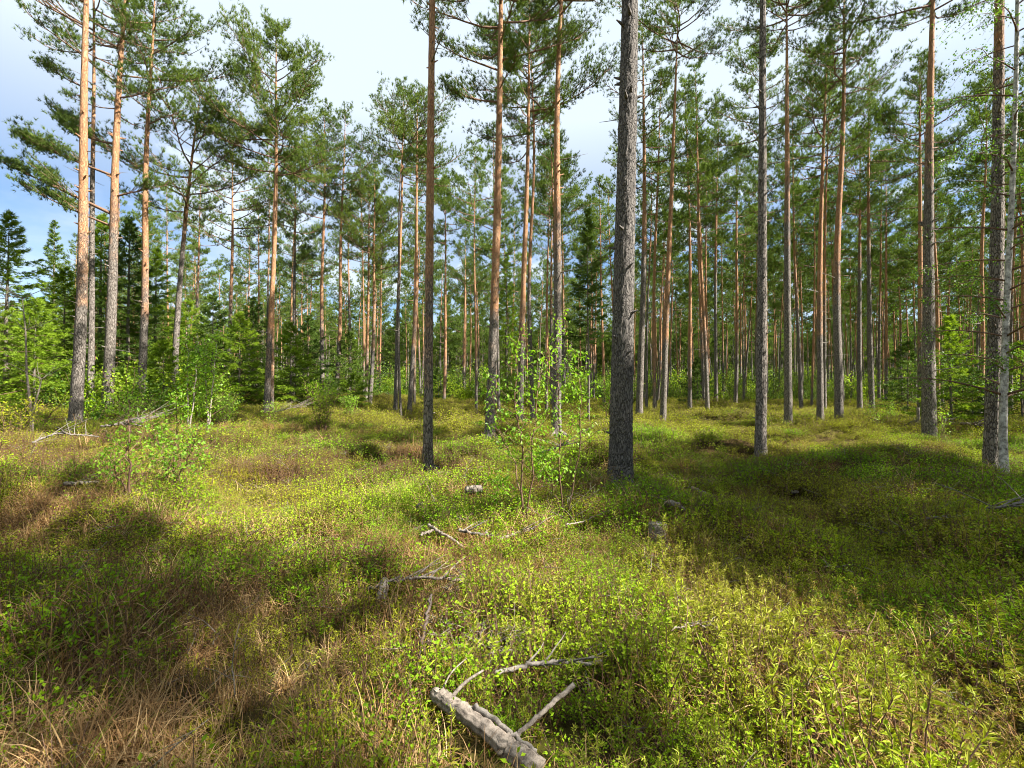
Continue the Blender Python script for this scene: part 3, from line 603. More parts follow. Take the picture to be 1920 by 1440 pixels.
# birch tree at the right edge with foliage over the frame corner
def birch_tree():
    rs = np.random.default_rng(400); D = PINE_R.location.y - .75; q_ = at(1884, 903, D); B = onground(q_[0], D)
    root = empty('birch_tree', B, 'white-barked birch with leafy branches in front of the thick pine at the right edge', 'birch tree')
    pts = [at(u_, v_, D) - B for u_, v_ in ((1884, 905), (1880, 820), (1883, 700), (1888, 560), (1896, 400), (1904, 200), (1908, 0), (1912, -300))]
    P = np.array(pts); P[0] = (0, 0, -.15); t = np.linspace(0, 7, 60); k = np.minimum(t.astype(int), 6); f = (t - k)[:, None]; Q = P[k] * (1 - f) + P[k + 1] * f
    for _ in range(4): Q[1:-1] = (Q[:-2] + Q[1:-1] + Q[2:]) / 3
    R = np.linspace(.068, .022, 60); R[:6] *= np.linspace(1.5, 1, 6)
    g = Geo(); tube(g, Q, R, 20, 0, .5, .07, rs); 
    link('trunk', g.mesh('birch_trunk', [M['birch_bark']]), root)
    g = Geo(); nb = 54
    for i in range(nb):
        f = .22 + .78 * (i + rs.random()) / nb; q = f * 59; k = min(58, int(q)); p0 = Q[k]
        a = i * 2.4 + rs.normal() * .4; L = (2.3 - 1.1 * f) * (.5 + .6 * rs.random())
        p = limb_path(p0, a, L, .45, -.55, rs, 8); tube(g, p, np.linspace(.006 + .008 * L, .002, 8), 5, 0, .5)
        for s in range(int(6 + L * 6)):
            tt = .2 + .8 * rs.random(); qq = tt * 7; kk = min(6, int(qq)); b0 = p[kk] + (p[kk + 1] - p[kk]) * (qq - kk); a2 = a + rs.normal() * 1.0; L2 = .15 + .5 * rs.random()
            p2 = limb_path(b0, a2, L2, .1, -.7, rs, 4); tube(g, p2, np.linspace(.004, .0015, 4), 3, 0, .5, cap=False)
            m = int(5 + L2 * 26); u = rs.random(m) * 2.999; ku = u.astype(int); c = p2[ku] + (p2[ku + 1] - p2[ku]) * (u - ku)[:, None]; off = rs.normal(size=(m, 3)) * .045
            leaves(g, c + off, unit(off + np.array([0, 0, -.02])), .045 * (.6 + .6 * rs.random(m)), .034 * (.6 + .6 * rs.random(m)), 1, None, rs, .5, .1)
    link('crown', g.mesh('birch_crown', [M['twig'], M['birch_tree_leaf']]), root); HERO.append((B[0], B[1]))
birch_tree()

# pale forked dead snag at the left
def snag():
    D = 11; q = at(60, 785, D); B = onground(q[0], D); root = empty('dead_birch', B, 'pale forked leafless dead stem near the left edge', 'dead tree')
    g = Geo(); rs = np.random.default_rng(9)
    for pts in ([(58, 770), (50, 700), (48, 620), (42, 560)], [(62, 770), (72, 735), (78, 712)]):
        P = np.array([(0, 0, -.1)] + [at(u, v, D) - B for u, v in pts]); tube(g, P, np.linspace(.034, .008, len(P)), 8, 0, .5, .1, rs)
        for j in range(7):
            k = 2 + int(rs.random() * (len(P) - 2)); tube(g, limb_path(P[min(k, len(P) - 1)], rs.random() * 6.28, .4 + .5 * rs.random(), .6, .1, rs, 5), np.linspace(.010, .003, 5), 4, 0, .5)
    link('stem', g.mesh('dead_stem', [M['pale_wood']]), root)
snag()

# ------------------------------------------------------------------ the many slender pines behind, as copies of a few
def make_variant(k):
    rs = np.random.default_rng(500 + k); H = 14.5 + 4.0 * rs.random(); r = .085 + .045 * rs.random(); cb = H * (.50 + .14 * rs.random())
    ax = trunk_axis(rs.normal(size=2) * .35, H, rs, .12); g = Geo(); make_trunk(g, ax, H, r, rs, 8, 14, 0, .03, 16, 1, 2.0, cb + 1)
    tm = g.mesh('slender_pine_trunk', [M['bark'], M['dead']]); g = Geo(); pine_crown(g, ax, H, cb, 1.5 + .7 * rs.random(), rs, 1, 30, .85)
    return tm, g.mesh('slender_pine_crown', [M['limb'], M['needle']]), H
VAR = [make_variant(k) for k in range(9)]
rs = np.random.default_rng(77)
placed = list(HERO); fills = []
for k in range(9000):
    D = math.sqrt(rs.random() * (78 ** 2 - 21 ** 2) + 21 ** 2); x = (rs.random() * 2 - 1) * (1.12 * D + 4); u = 960 + x / D * FPX
    if D > 78: continue
    keep = .30 if u < 560 else (.50 if u < 700 else (.62 if u < 1180 else 1.0))
    if u < 560 and D < 30: continue
    if 830 < u < 880 and D < 60: continue
    if 590 < u < 660 and D < 45: continue
    if u < 130: continue
    if rs.random() > keep: continue
    mind = 2.6 if u > 1180 else 3.2
    if any((x - a) ** 2 + (D - b) ** 2 < mind * mind for a, b in placed): continue
    placed.append((x, D)); fills.append((D, x, u))
fills.sort(); print('fill pines', len(fills)); fills = fills[:290]
first = {}
for D, x, u in fills:
    k = int(rs.integers(len(VAR))); tm, cm, H = VAR[k]
    s = (.92 + .2 * rs.random()) * (.86 if u < 700 else 1.0); rz = rs.random() * 6.28
    if k not in first:
        root = empty('slender_pine', (0, 0, 0), 'slender pine among the many thin trunks of the forest behind the clearing', 'pine tree', 'slender pines filling the forest behind')
        t = link('trunk', tm, root); c = link('crown', cm, root); first[k] = (root, t, c)
    else:
        root = first[k][0].copy(); COL.objects.link(root); t = first[k][1].copy(); COL.objects.link(t); t.parent = root; c = first[k][2].copy(); COL.objects.link(c); c.parent = root
    root.location = (x, D, float(gz(x, D))); root.rotation_euler = (rs.normal() * .012, rs.normal() * .012, rz); root.scale = (s, s, s); t.color = ((1 + 7 * rs.random()) / 20, 0, 0, 1)

# ------------------------------------------------------------------ scatter (geometry nodes, only for uncountable cover)
def scatter(name, label, cat, P, rot, scl, idx, meshes, kind='stuff'):
    sc_ = bpy.data.collections.new(name + '_sources')
    for i, me in enumerate(meshes):
        o = bpy.data.objects.new('%s_src_%02d' % (name, i), me); sc_.objects.link(o)
    me = bpy.data.meshes.new(name); me.vertices.add(len(P)); me.vertices.foreach_set('co', np.asarray(P, np.float32).ravel())
    a = me.attributes.new('rot', 'FLOAT_VECTOR', 'POINT'); a.data.foreach_set('vector', np.asarray(rot, np.float32).ravel())
    a = me.attributes.new('scl', 'FLOAT', 'POINT'); a.data.foreach_set('value', np.asarray(scl, np.float32))
    a = me.attributes.new('pick', 'INT', 'POINT'); a.data.foreach_set('value', np.asarray(idx, np.int32))
    o = link(name, me); ng = bpy.data.node_groups.new(name, 'GeometryNodeTree')
    ng.interface.new_socket('Geometry', in_out='INPUT', socket_type='NodeSocketGeometry'); ng.interface.new_socket('Geometry', in_out='OUTPUT', socket_type='NodeSocketGeometry')
    gi = ng.nodes.new('NodeGroupInput'); go = ng.nodes.new('NodeGroupOutput'); ip = ng.nodes.new('GeometryNodeInstanceOnPoints'); ci = ng.nodes.new('GeometryNodeCollectionInfo')
    ci.inputs['Collection'].default_value = sc_; ci.inputs['Separate Children'].default_value = True; ci.inputs['Reset Children'].default_value = True
    def na(nm, ty):
        n = ng.nodes.new('GeometryNodeInputNamedAttribute'); n.data_type = ty; n.inputs['Name'].default_value = nm; return n.outputs['Attribute']
    L = ng.links.new; L(gi.outputs[0], ip.inputs['Points']); L(ci.outputs[0], ip.inputs['Instance']); ip.inputs['Pick Instance'].default_value = True
    L(na('pick', 'INT'), ip.inputs['Instance Index']); L(na('rot', 'FLOAT_VECTOR'), ip.inputs['Rotation']); L(na('scl', 'FLOAT'), ip.inputs['Scale']); L(ip.outputs[0], go.inputs[0])
    md = o.modifiers.new('scatter', 'NODES'); md.node_group = ng
    return tag(o, label, cat, None, kind)
def clear_mask(x, y):
    k = np.ones(len(x), bool)
    for (a, b, r) in CLEAR:
        k &= (x - a) ** 2 + (y - b) ** 2 > r * r
    return k
def place(x, y, rs, nvar, smin, smax, tilt=.15, dz=-.01):
    k = clear_mask(x, y); x = x[k]; y = y[k]
    n = len(x); P = np.stack([x, y, gz(x, y) + dz], 1); rot = np.stack([rs.normal(size=n) * tilt, rs.normal(size=n) * tilt, rs.random(n) * 6.28], 1)
    return P, rot, (smin + (smax - smin) * rs.random(n)) * (.62 + .78 * vnoise(x, y, .62, 91)), rs.integers(0, nvar, n)

# far wood: one mass beyond the counted trees
def merged(k):
    tm, cm, H = VAR[k]; g = Geo(); rs = np.random.default_rng(900 + k)
    ax = trunk_axis(rs.normal(size=2) * .3, H, rs, .1); make_trunk(g, ax, H, .11, rs, 6, 6, 0, 0, 0)
    pine_crown(g, ax, H, H * .42, 1.9, rs, 2, 30, .75, mats=(1, 2)); return g.mesh('far_pine', [M['bark'], M['limb'], M['needle']])
FAR = [merged(k) for k in range(4)]
rs = np.random.default_rng(31); n = 3800
D = np.sqrt(rs.random(n) * (175 ** 2 - 70 ** 2) + 70 ** 2); x = (rs.random(n) * 2 - 1) * 1.5 * D
ok = (D > 79) | (rs.random(n) < .3); D, x = D[ok], x[ok]
P, rot, scl, idx = place(x, D, rs, 4, .8, 1.1, .012); scl = .8 + .3 * rs.random(len(scl))
scatter('far_wood', 'distant mass of pine forest closing the view between the trunks', 'forest', P, rot, scl, idx, FAR)
# undergrowth between far trunks
def small_bush_mesh(seed, lm, H=1.3):
    rs = np.random.default_rng(seed); g = Geo()
    for k in range(7):
        a = rs.random() * 6.28; p = limb_path((0, 0, 0), a, H * (.7 + .4 * rs.random()), 2.2, .3, rs, 5); tube(g, p, np.linspace(.012, .004, 5), 4, 0, .5, cap=False)
        m = 70; u = .6 + rs.random(m) * 3.39; ku = u.astype(int); c = p[ku] + (p[ku + 1] - p[ku]) * (u - ku)[:, None]; off = rs.normal(size=(m, 3)) * .16
        leaves(g, c + off, unit(off), .09, .07, 1, None, rs, .5, .1)
    return g.mesh('undergrowth_clump', [M['twig'], M[lm]])
UB = [small_bush_mesh(1, 'bilberry'), small_bush_mesh(2, 'birch_tree_leaf'), small_bush_mesh(3, 'spruce', 1.8), small_bush_mesh(4, 'dark_spruce', 2.0)]
n = 5200; D = np.sqrt(rs.random(n) * (125 ** 2 - 24 ** 2) + 24 ** 2); x = (rs.random(n) * 2 - 1) * 1.25 * D
u = 960 + x / D * FPX; ok = (vnoise(x, D, 9, 5) > np.where(D < 34, .66, np.where(D < 60, .5, .2))) & ~((u > 700) & (D < 33) & (u < 1300)); D, x = D[ok], x[ok]
P, rot, scl, idx = place(x, D, rs, 4, .7, 1.7, .05); idx = np.where((x / D > .25) & (idx < 2), idx + 2, idx); scl = scl * (1 + .9 * sstep(55, 90, D))
scatter('undergrowth', 'green undergrowth of seedlings and shrubs between the far trunks', 'undergrowth', P, rot, scl, idx, UB)

n = 150; D = 15 + 10 * rs.random(n); u = 470 * rs.random(n) - 40; x = (u - 960) / FPX * D
P, rot, scl, idx = place(x, D, rs, 3, .5, 1.15, .05)
scatter('undergrowth', 'bright green undergrowth between the spruces on the left', 'undergrowth', P, rot, scl, idx, UB[:3])

# ------------------------------------------------------------------ fallen wood
def on_px(pts, lift):
    out = []
    for p in pts:
        z_ = p[2] if len(p) > 2 else lift; h_ = hit(p[0], p[1], z_); out.append(h_ + np.array([0, 0, z_]))
    return np.array(out)
def smooth_path(P, n=24):
    m = len(P); t = np.linspace(0, m - 1, n); k = np.minimum(t.astype(int), m - 2); f = (t - k)[:, None]; Q = P[k] * (1 - f) + P[k + 1] * f
    for _ in range(2): Q[1:-1] = (Q[:-2] + Q[1:-1] + Q[2:]) / 3
    return Q
def stick(name, label, cat, pts, r0, r1, mat='pale_wood', lift=.12, twigs=0, seed=1, group=None, tl=.2, sides=9, wob=.006):
    rs = np.random.default_rng(seed); P = smooth_path(on_px(pts, lift), 26); O = P[0].copy(); CLEAR.extend([(p[0], p[1] - .035, max(r0, .012) + .065) for p in P]); P = P - O
    P[1:-1] += rs.normal(size=(24, 3)) * wob; g = Geo(); tube(g, P, np.linspace(r0, r1, 26), sides, 0, .5, .12, rs)
    for k in range(twigs):
        i = 3 + int(rs.random() * 21); d = unit(P[min(i + 1, 25)] - P[i]); a = math.atan2(d[1], d[0]) + rs.choice([-1, 1]) * (.5 + rs.random() * .6)
        q = limb_path(P[i], a, tl * (.4 + .9 * rs.random()), .3 + .4 * rs.random(), -.2, rs, 5); tube(g, q, np.linspace(r1 * .8, .0015, 5), 4, 0, .5)
    return tag(link(name, g.mesh(name, [M[mat]]), None, O), label, cat, group)
# the fallen log with its raised splintered shell and snapped stubs
def fallen_log():
    rs = np.random.default_rng(4); P = smooth_path(on_px([(812, 1300, .15), (870, 1338, .16), (940, 1392, .15), (1010, 1450, .12)], .12), 40); O = P[0].copy(); CLEAR.extend([(p[0], p[1] - .02, .085) for p in P]); P -= O
    root = empty('fallen_log', O, 'grey weathered fallen log lying across the bottom centre', 'log')
    g = Geo(); R = .033 + .003 * np.sin(np.linspace(0, 9, 40)) + np.linspace(-.004, .008, 40); R[:3] *= [.5, .8, .95]; P[1:-1] += rs.normal(size=(38, 3)) * .003; tube(g, P, R, 30, 0, .5, .08, rs, groove=.10); link('log_body', g.mesh('log_body', [M['pale_wood']]), root)
    g = Geo(); q = P[14:36] + np.array([.035, .012, .028]); tube(g, q, np.linspace(.012, .008, 22), 8, 0, .5, .2, rs); link('split_bark', g.mesh('split_bark', [M['dead']]), root)
    g = Geo(); a = P[6]; q = smooth_path(np.array([a, a + [.06, .05, .05], a + [.14, .14, .05]]), 8); tube(g, q, np.linspace(.010, .005, 8), 7, 0, .5, .15, rs); link('stub', g.mesh('stub', [M['pale_wood']]), root)
    g = Geo(); a = P[3]; q = smooth_path(np.array([a, a + [.03, .08, .06], a + [.10, .20, .06]]), 8); tube(g, q, np.linspace(.006, .002, 8), 6, 0, .5, .15, rs); link('stub', g.mesh('stub', [M['pale_wood']]), root)
fallen_log()
stick('stick', 'clean pale stick pointing up right from the fallen log', 'stick', [(968, 1385, .13), (1020, 1335, .17), (1076, 1285, .22)], .009, .011, seed=2, lift=.2, wob=.0015)
stick('dry_branch', 'lichen-covered branch lying level above the fallen log', 'branch', [(925, 1262, .16), (985, 1252, .17), (1040, 1246, .18), (1128, 1243, .17)], .012, .009, 'dead', seed=3, twigs=7)
stick('dry_branch', 'pale curved dead branch at centre left above the dark stick', 'branch', [(690, 1108, .10), (735, 1088, .16), (800, 1082, .2), (868, 1090, .16)], .010, .012, seed=4, twigs=9, tl=.25)
stick('wood_piece', 'short broken grey trunk piece under the curved dead branch', 'wood piece', [(722, 1092, .13), (718, 1112, .12), (714, 1130, .10)], .034, .032, seed=5, sides=16, wob=.002)
stick('stick', 'dark charred upright stick left of the twig tangle', 'stick', [(782, 1258, .05), (792, 1210, .14), (798, 1165, .22), (809, 1118, .30)], .011, .008, 'dark_wood', seed=6, twigs=4, tl=.06)
stick('stick', 'pale stick slanting down right beside the bright green grass', 'stick', [(803, 984, .18), (835, 1003, .17), (868, 1025, .13)], .014, .012, seed=7)
stick('stick', 'short pale stick pointing left of the slanting one', 'stick', [(790, 1005, .15), (812, 995, .16)], .012, .010, seed=8)
stick('stick', 'small pale stick above the bright green grass', 'stick', [(782, 950, .2), (792, 943, .22)], .014, .008, seed=9)
stick('dry_branch', 'pale fallen branch at the feet of the birch saplings', 'branch', [(937, 1010, .14), (975, 1000, .16), (1005, 988, .2)], .016, .012, seed=10, twigs=6)
stick('dry_branch', 'bowed thin branch right of the birch saplings', 'branch', [(1062, 985, .2), (1095, 978, .12), (1135, 960, .2)], .008, .004, seed=11, twigs=3)
stick('dry_branch', 'grey half-buried branch left of the birch saplings', 'branch', [(860, 995, .15), (890, 1000, .16), (925, 1006, .14)], .016, .012, 'dead', seed=12, twigs=5)
stick('wood_piece', 'short cut log lying behind the birch saplings', 'wood piece', [(876, 920, .14), (890, 918, .15), (903, 917, .15)], .05, .045, seed=13, sides=16, wob=.002)
stick('wood_piece', 'bleached curled wood chunk right of the massive trunk', 'wood piece', [(1250, 946, .16), (1262, 943, .22), (1275, 950, .2), (1284, 958, .14)], .030, .02, seed=14, sides=12)
stick('wood_piece', 'flat pale wood slab in shade right of the massive trunk', 'wood piece', [(1298, 918, .16), (1315, 924, .16), (1332, 930, .15)], .035, .025, seed=15, sides=12)
stick('wood_piece', 'tiny white wood chip in the shaded moss at right', 'wood piece', [(1486, 924, .16), (1495, 923, .17)], .025, .02, seed=16)
stick('dry_branch', 'thin grey branch in the shade near the right edge', 'branch', [(1735, 975, .12), (1775, 972, .14), (1812, 966, .16)], .012, .006, 'dead', seed=17, twigs=5)
stick('dry_branch', 'dark brush pile branch under the right-hand birch', 'branch', [(1850, 955, .14), (1885, 950, .2), (1925, 935, .3)], .014, .008, 'dead', seed=18, twigs=14, tl=.5)
stick('dry_branch', 'white fallen branch beyond the thick dark brown pine', 'branch', [(1775, 797, .2), (1810, 797, .25), (1842, 800, .2)], .05, .03, seed=19, twigs=6, tl=.6)
stick('dry_branch', 'arched dry twigs right of the thick dark brown pine', 'branch', [(1760, 812, .1), (1775, 785, .5), (1800, 790, .3)], .015, .008, seed=20, twigs=10, tl=.6)
stick('dry_branch', 'grey twiggy brush left of the thick dark brown pine', 'branch', [(1690, 805, .15), (1712, 790, .4), (1735, 795, .3)], .02, .01, 'dead', seed=21, twigs=16, tl=.7)
stick('dry_branch', 'bare pale brush in front of the knotty pine', 'branch', [(1010, 850, .3), (1040, 842, .35), (1066, 830, .6)], .012, .006, 'dead', seed=22, twigs=14, tl=.6)
stick('dry_branch', 'thin pale twig in the near labrador tea at centre right', 'branch', [(1255, 1180, .22), (1300, 1172, .22), (1345, 1176, .22)], .005, .004, seed=23, twigs=4, tl=.1)
stick('dry_branch', 'pale brush lying at the foot of the leftmost pine', 'branch', [(60, 830, .2), (110, 812, .35), (185, 820, .25)], .018, .01, 'dead', seed=24, twigs=12, tl=.5)
stick('dry_branch', 'bleached brush in front of the touching orange pair', 'branch', [(515, 775, .3), (545, 765, .5), (575, 768, .35)], .02, .01, seed=25, twigs=22, tl=.8)
stick('dry_branch', 'grey brush pile behind the left saplings', 'branch', [(190, 800, .3), (225, 795, .45), (265, 800, .3)], .02, .01, 'dead', seed=26, twigs=22, tl=.8)
stick('fallen_log', 'pale horizontal log half sunk in grass near the left edge', 'log', [(120, 908, .12), (150, 906, .12), (185, 905, .12)], .02, .018, seed=27)
# tangle of bleached twigs
def tangle(c_px, label, n, spread, seed, L=.22, mat='pale_wood'):
    rs = np.random.default_rng(seed); c = hit(c_px[0], c_px[1], .12); g = Geo(); CLEAR.append((c[0], c[1] - .04, spread * 1.1))
    for k in range(n):
        o = np.array([rs.normal() * spread, rs.normal() * spread * .8, .06 + .12 * rs.random()]); p = limb_path(o, rs.random() * 6.28, L * (.4 + rs.random()), .15 + .3 * rs.random(), rs.normal() * .5, rs, 6); tube(g, p, np.linspace(.0032, .0014, 6), 4, 0, .5)
        for j in range(3): q = limb_path(p[2 + j % 3], rs.random() * 6.28, L * .35, .4, 0, rs, 4); tube(g, q, np.linspace(.002, .001, 4), 3, 0, .5)
    return tag(link('twig_tangle', g.mesh('twig_tangle', [M[mat]]), None, c), label, 'twigs')
tangle((885, 1190), 'tangle of bleached twigs right of the dark stick', 26, .13, 31)
tangle((950, 1210), 'smaller bleached twig tangle right of the large one', 14, .08, 32)
tangle((860, 1095), 'pale frayed twigs at the right end of the curved dead branch', 10, .05, 33, .14)
tangle((1060, 960), 'grey dead twigs under the right birch sapling', 14, .16, 34, .4, 'dead')
tangle((835, 1215), 'thin dry twigs between the dark stick and the large tangle', 10, .09, 35, .18)
tangle((1555, 1200), 'brown upright dead twigs in the near labrador tea at right', 9, .12, 36, .25, 'twig')
tangle((1340, 790), 'twiggy litter in the middle of the far clearing', 12, .5, 37, .6, 'dead')
# low stumps
def stump(px, r, h_, label, seed):
    rs = np.random.default_rng(seed); B = hit(*px); root = empty('tree_stump', B, label, 'stump'); g = Geo()
    zz = np.linspace(-.1, h_, 10); tube(g, [(0, 0, z) for z in zz], [r * (1.12 - .12 * max(z, 0) / h_) for z in zz], 20, 0, .5, .10, rs); link('stump_body', g.mesh('stump_body', [M['pale_wood']]), root)
    g = Geo(); tube(g, [(0, 0, h_ - .004), (0, 0, h_ + .004)], [r * .93, r * .90], 20, 0, .5, .05, rs); link('cut_face', g.mesh('cut_face', [M['dead']]), root)
stump((1232, 1012), .085, .15, 'low grey mossy stump right of the yellow moss', 1)
stump((831, 905), .12, .17, 'low flat grey stump between the slim foreground pine and the saplings', 2)
stump((544, 760), .16, .75, 'tall pale broken stump left of the leafy bush', 3)
stump((1722, 800), .05, .7, 'short snapped pale post left of the thick dark brown pine', 4)

# ------------------------------------------------------------------ ground cover sources
def src_ledum(seed, shoots=1, spread=0.0, big=1.0):
    rs = np.random.default_rng(seed); g = Geo()
    for s in range(shoots):
        c = rs.normal(size=2) * spread; H = (.16 + .15 * rs.random()); a = rs.random() * 6.28
        p = limb_path((c[0], c[1], 0), a, H, 2.4, 1.5, rs, 5); tube(g, p, np.linspace(.0028, .0016, 5) * big, 3, 0, .2, cap=False)
        for (nl, f0, f1, rb, ls) in ((int(18 / big), .80, 1.0, .62, 1.0), (int(8 / big), .42, .8, .42, .9), (int(6 / big), .15, .5, .05, .9)):
            u = np.clip(f0 + (f1 - f0) * rs.random(nl), 0, .999) * 4; k = u.astype(int); b = p[k] + (p[k + 1] - p[k]) * (u - k)[:, None]
            A = rs.random(nl) * 6.28; upv = .75 * (f0 > .7) + rs.normal(size=nl) * .35 - .45 * (f0 < .3)
            d = unit(np.stack([np.cos(A), np.sin(A), upv], 1))
            leaves(g, b, d, .034 * ls * (.7 + .5 * rs.random(nl)) * big, .0056 * big, 1, np.clip(rb + rs.normal(size=nl) * .16, 0, 1), rs, .6, .12)
    return g.mesh('labrador_tea_shoot', [M['twig'], M['ledum']])
def src_bilberry(seed, shoots=1, spread=0.0, big=1.0, mat='bilberry', H0=.12, H1=.12):
    rs = np.random.default_rng(seed); g = Geo()
    for s in range(shoots):
        c = rs.normal(size=2) * spread; H = H0 + H1 * rs.random()
        for br in range(3):
            p = limb_path((c[0], c[1], 0), rs.random() * 6.28, H * (.8 + .4 * rs.random()), 1.5 + rs.random(), .4, rs, 5); tube(g, p, np.linspace(.0016, .0009, 5) * big, 3, 0, .3, cap=False)
            nl = int(13 / big); u = (.2 + .799 * rs.random(nl)) * 4; k = u.astype(int); b = p[k] + (p[k + 1] - p[k]) * (u - k)[:, None]
            off = rs.normal(size=(nl, 3)) * .012 * big; off[:, 2] *= .5
            leaves(g, b + off, unit(off + rs.normal(size=(nl, 3)) * .004), .018 * big * (.7 + .6 * rs.random(nl)), .011 * big, 1, None, rs, .6, .05)
    return g.mesh('bilberry_shoot', [M['twig'], M[mat]])
def src_grass(seed, n=26, L=.26, mat='straw', w=.0030, flop=1.0, spread=.03):
    rs = np.random.default_rng(seed); g = Geo(); m = 6
    A = rs.random(n) * 6.28; le = L * (.5 + .8 * rs.random(n)); c = rs.normal(size=(n, 2)) * spread; bend = (.5 + 1.3 * rs.random(n)) * flop; t = np.linspace(0, 1, m)
    phi = bend[:, None] * t[None, :] * 1.3 + .12
    dx = np.sin(phi); dz = np.cos(phi); X = np.cumsum(dx, 1) * le[:, None] / m; Z = np.cumsum(dz, 1) * le[:, None] / m
    Pc = np.stack([c[:, 0:1] + X * np.cos(A)[:, None], c[:, 1:2] + X * np.sin(A)[:, None], np.maximum(Z, .004) - .01], -1)
    S = np.stack([-np.sin(A), np.cos(A), np.zeros(n)], 1)[:, None, :] * (w * (1 - t * .85))[None, :, None]
    V = np.stack([Pc - S, Pc + S], 2).reshape(n, m * 2, 3)
    T = []
    for k in range(m - 1): T += [[2 * k, 2 * k + 1, 2 * k + 3], [2 * k, 2 * k + 3, 2 * k + 2]]
    T = (np.array(T)[None] + np.arange(n)[:, None, None] * m * 2).reshape(-1, 3)
    g.add(V.reshape(-1, 3), T, 0, np.repeat(rs.random(n), m * 2)); return g.mesh('grass_tuft', [M[mat]])
def src_sprig(seed, n=9, H=.2, mat='heather', spread=.05, leafn=26, ll=.007, lw=.0035):
    rs = np.random.default_rng(seed); g = Geo()
    for s in range(n):
        c = rs.normal(size=2) * spread; p = limb_path((c[0], c[1], 0), rs.random() * 6.28, H * (.5 + .7 * rs.random()), 2.6, 1.0, rs, 5); tube(g, p, np.linspace(.0018, .0010, 5), 3, 0, .2, cap=False)
        u = (.2 + .799 * rs.random(leafn)) * 4; k = u.astype(int); b = p[k] + (p[k + 1] - p[k]) * (u - k)[:, None]
        blades(g, b, unit(rs.normal(size=(leafn, 3)) + np.array([0, 0, .9])), ll * (1 + rs.random(leafn)), lw, 1, None, rs)
    return g.mesh('heath_sprig', [M['twig'], M[mat]])
LED = [src_ledum(k) for k in range(10)]; LEDC = [src_ledum(20 + k, 9, .13, 1.35) for k in range(5)]
BIL = [src_bilberry(40 + k) for k in range(8)]; BILC = [src_bilberry(60 + k, 14, .13, 1.45) for k in range(5)]
HEAC = [src_bilberry(80 + k, 20, .14, 1.2, 'heath', .12, .14) for k in range(6)]
HEFC = [src_bilberry(90 + k, 48, .26, 1.6, 'heath', .14, .16) for k in range(5)]
STR = [src_grass(100 + k) for k in range(8)]; GRS = [src_grass(120 + k, 20, .2, 'grass', .0028, .45) for k in range(5)]
SPR = [src_sprig(140 + k) for k in range(8)]; MOS = [src_sprig(160 + k, 12, .05, 'moss', .035, 16, .010, .005) for k in range(6)]
HSP = [src_sprig(180 + k, 8, .22, 'heath', .05, 24, .014, .006) for k in range(8)]

def field(n, y0, y1, rs, widen=1.15, pad=.8, xr=None):
    y = np.sqrt(rs.random(n) * (y1 ** 2 - y0 ** 2) + y0 ** 2); x = (rs.random(n) * 2 - 1) * (widen * y + pad); return x, y
rs = np.random.default_rng(55)
def keep(x, y, w): k = rs.random(len(x)) < w; return x[k], y[k]
def wn(x, y, s, o, lo, hi): return sstep(lo, hi, vnoise(x, y, s, o))
RIGHT = lambda x, y: sstep(-.25, .45, x + (vnoise(x, y, .8, 41) - .5) * .9 - .04 * (y - 2))         # labrador tea side
def dens(total, y0, y1, widen=1.15): return int(total * widen * (y1 ** 2 - y0 ** 2))
CM1 = hit(1200, 985); CM2 = hit(1245, 1130)
def PM(x, y): return np.clip(.9 * wn(x, y, .9, 61, .60, .72) + np.exp(-((x - CM1[0]) ** 2 / .5 + (y - CM1[1]) ** 2 / .5)) + .8 * np.exp(-((x - CM2[0]) ** 2 + (y - CM2[1]) ** 2) / .05), 0, 1)
def PS(x, y): return wn(x, y, 1.1, 70, .58, .70) * (1 - .85 * sstep(.5, 1.3, x))
def PB(x, y): return wn(x, y, 1.2, 14, .50, .60)
def PH(x, y): return wn(x, y, 1.7, 50, .50, .60) * (1 - .75 * sstep(-.5, 1.5, x))
# labrador tea, single shoots close, clumps farther
x, y = field(dens(430, 1.0, 5.2), 1.0, 5.2, rs); w = RIGHT(x, y) * (1 - .85 * sstep(3.6, 5.2, y)) * (.55 + .45 * wn(x, y, .35, 3, .25, .6)) + .05; w *= (1 - .85 * PM(x, y)) * (1 - .7 * PS(x, y)) * (1 - .6 * PB(x, y))
x, y = keep(x, y, w); P, r_, s_, i_ = place(x, y, rs, 10, .85, 1.3, .25)
scatter('labrador_tea', 'narrow-leaved labrador tea shrubs carpeting the near right', 'undergrowth', P, r_, s_, i_, LED)
x, y = field(dens(8, 5, 16), 5, 16, rs); x, y = keep(x, y, wn(x, y, 2.2, 8, .55, .75) * .8)
P, r_, s_, i_ = place(x, y, rs, 5, .7, 1.1, .1); scatter('labrador_tea', 'scattered labrador tea clumps in the middle of the clearing', 'undergrowth', P, r_, s_, i_, LEDC)
# bilberry
x, y = field(dens(400, 1.2, 5.5), 1.2, 5.5, rs)
w = .95 * np.maximum(PB(x, y), .8 * wn(x, y, 1.0, 121, .44, .56) * (1 - RIGHT(x, y))) + .4 * wn(x, y, .9, 17, .62, .75) + .35 * sstep(4, 5.2, y) + .8 * np.exp(-((x + .42) ** 2 + (y - 2.15) ** 2) / .09)
w *= (1 - .9 * np.exp(-((x + .8) ** 2 / .25 + (y - 2.6) ** 2 / 2.5)))
x, y = keep(x, y, np.clip(w, 0, 1)); P, r_, s_, i_ = place(x, y, rs, 8, .85, 1.3, .2)
scatter('bilberry', 'bright green bilberry patches on the near left and centre', 'undergrowth', P, r_, s_, i_, BIL)
x, y = field(dens(16, 4.6, 22), 4.6, 22, rs); x, y = keep(x, y, np.maximum(PB(x, y), wn(x, y, 2.6, 14, .5, .65)) * .9)
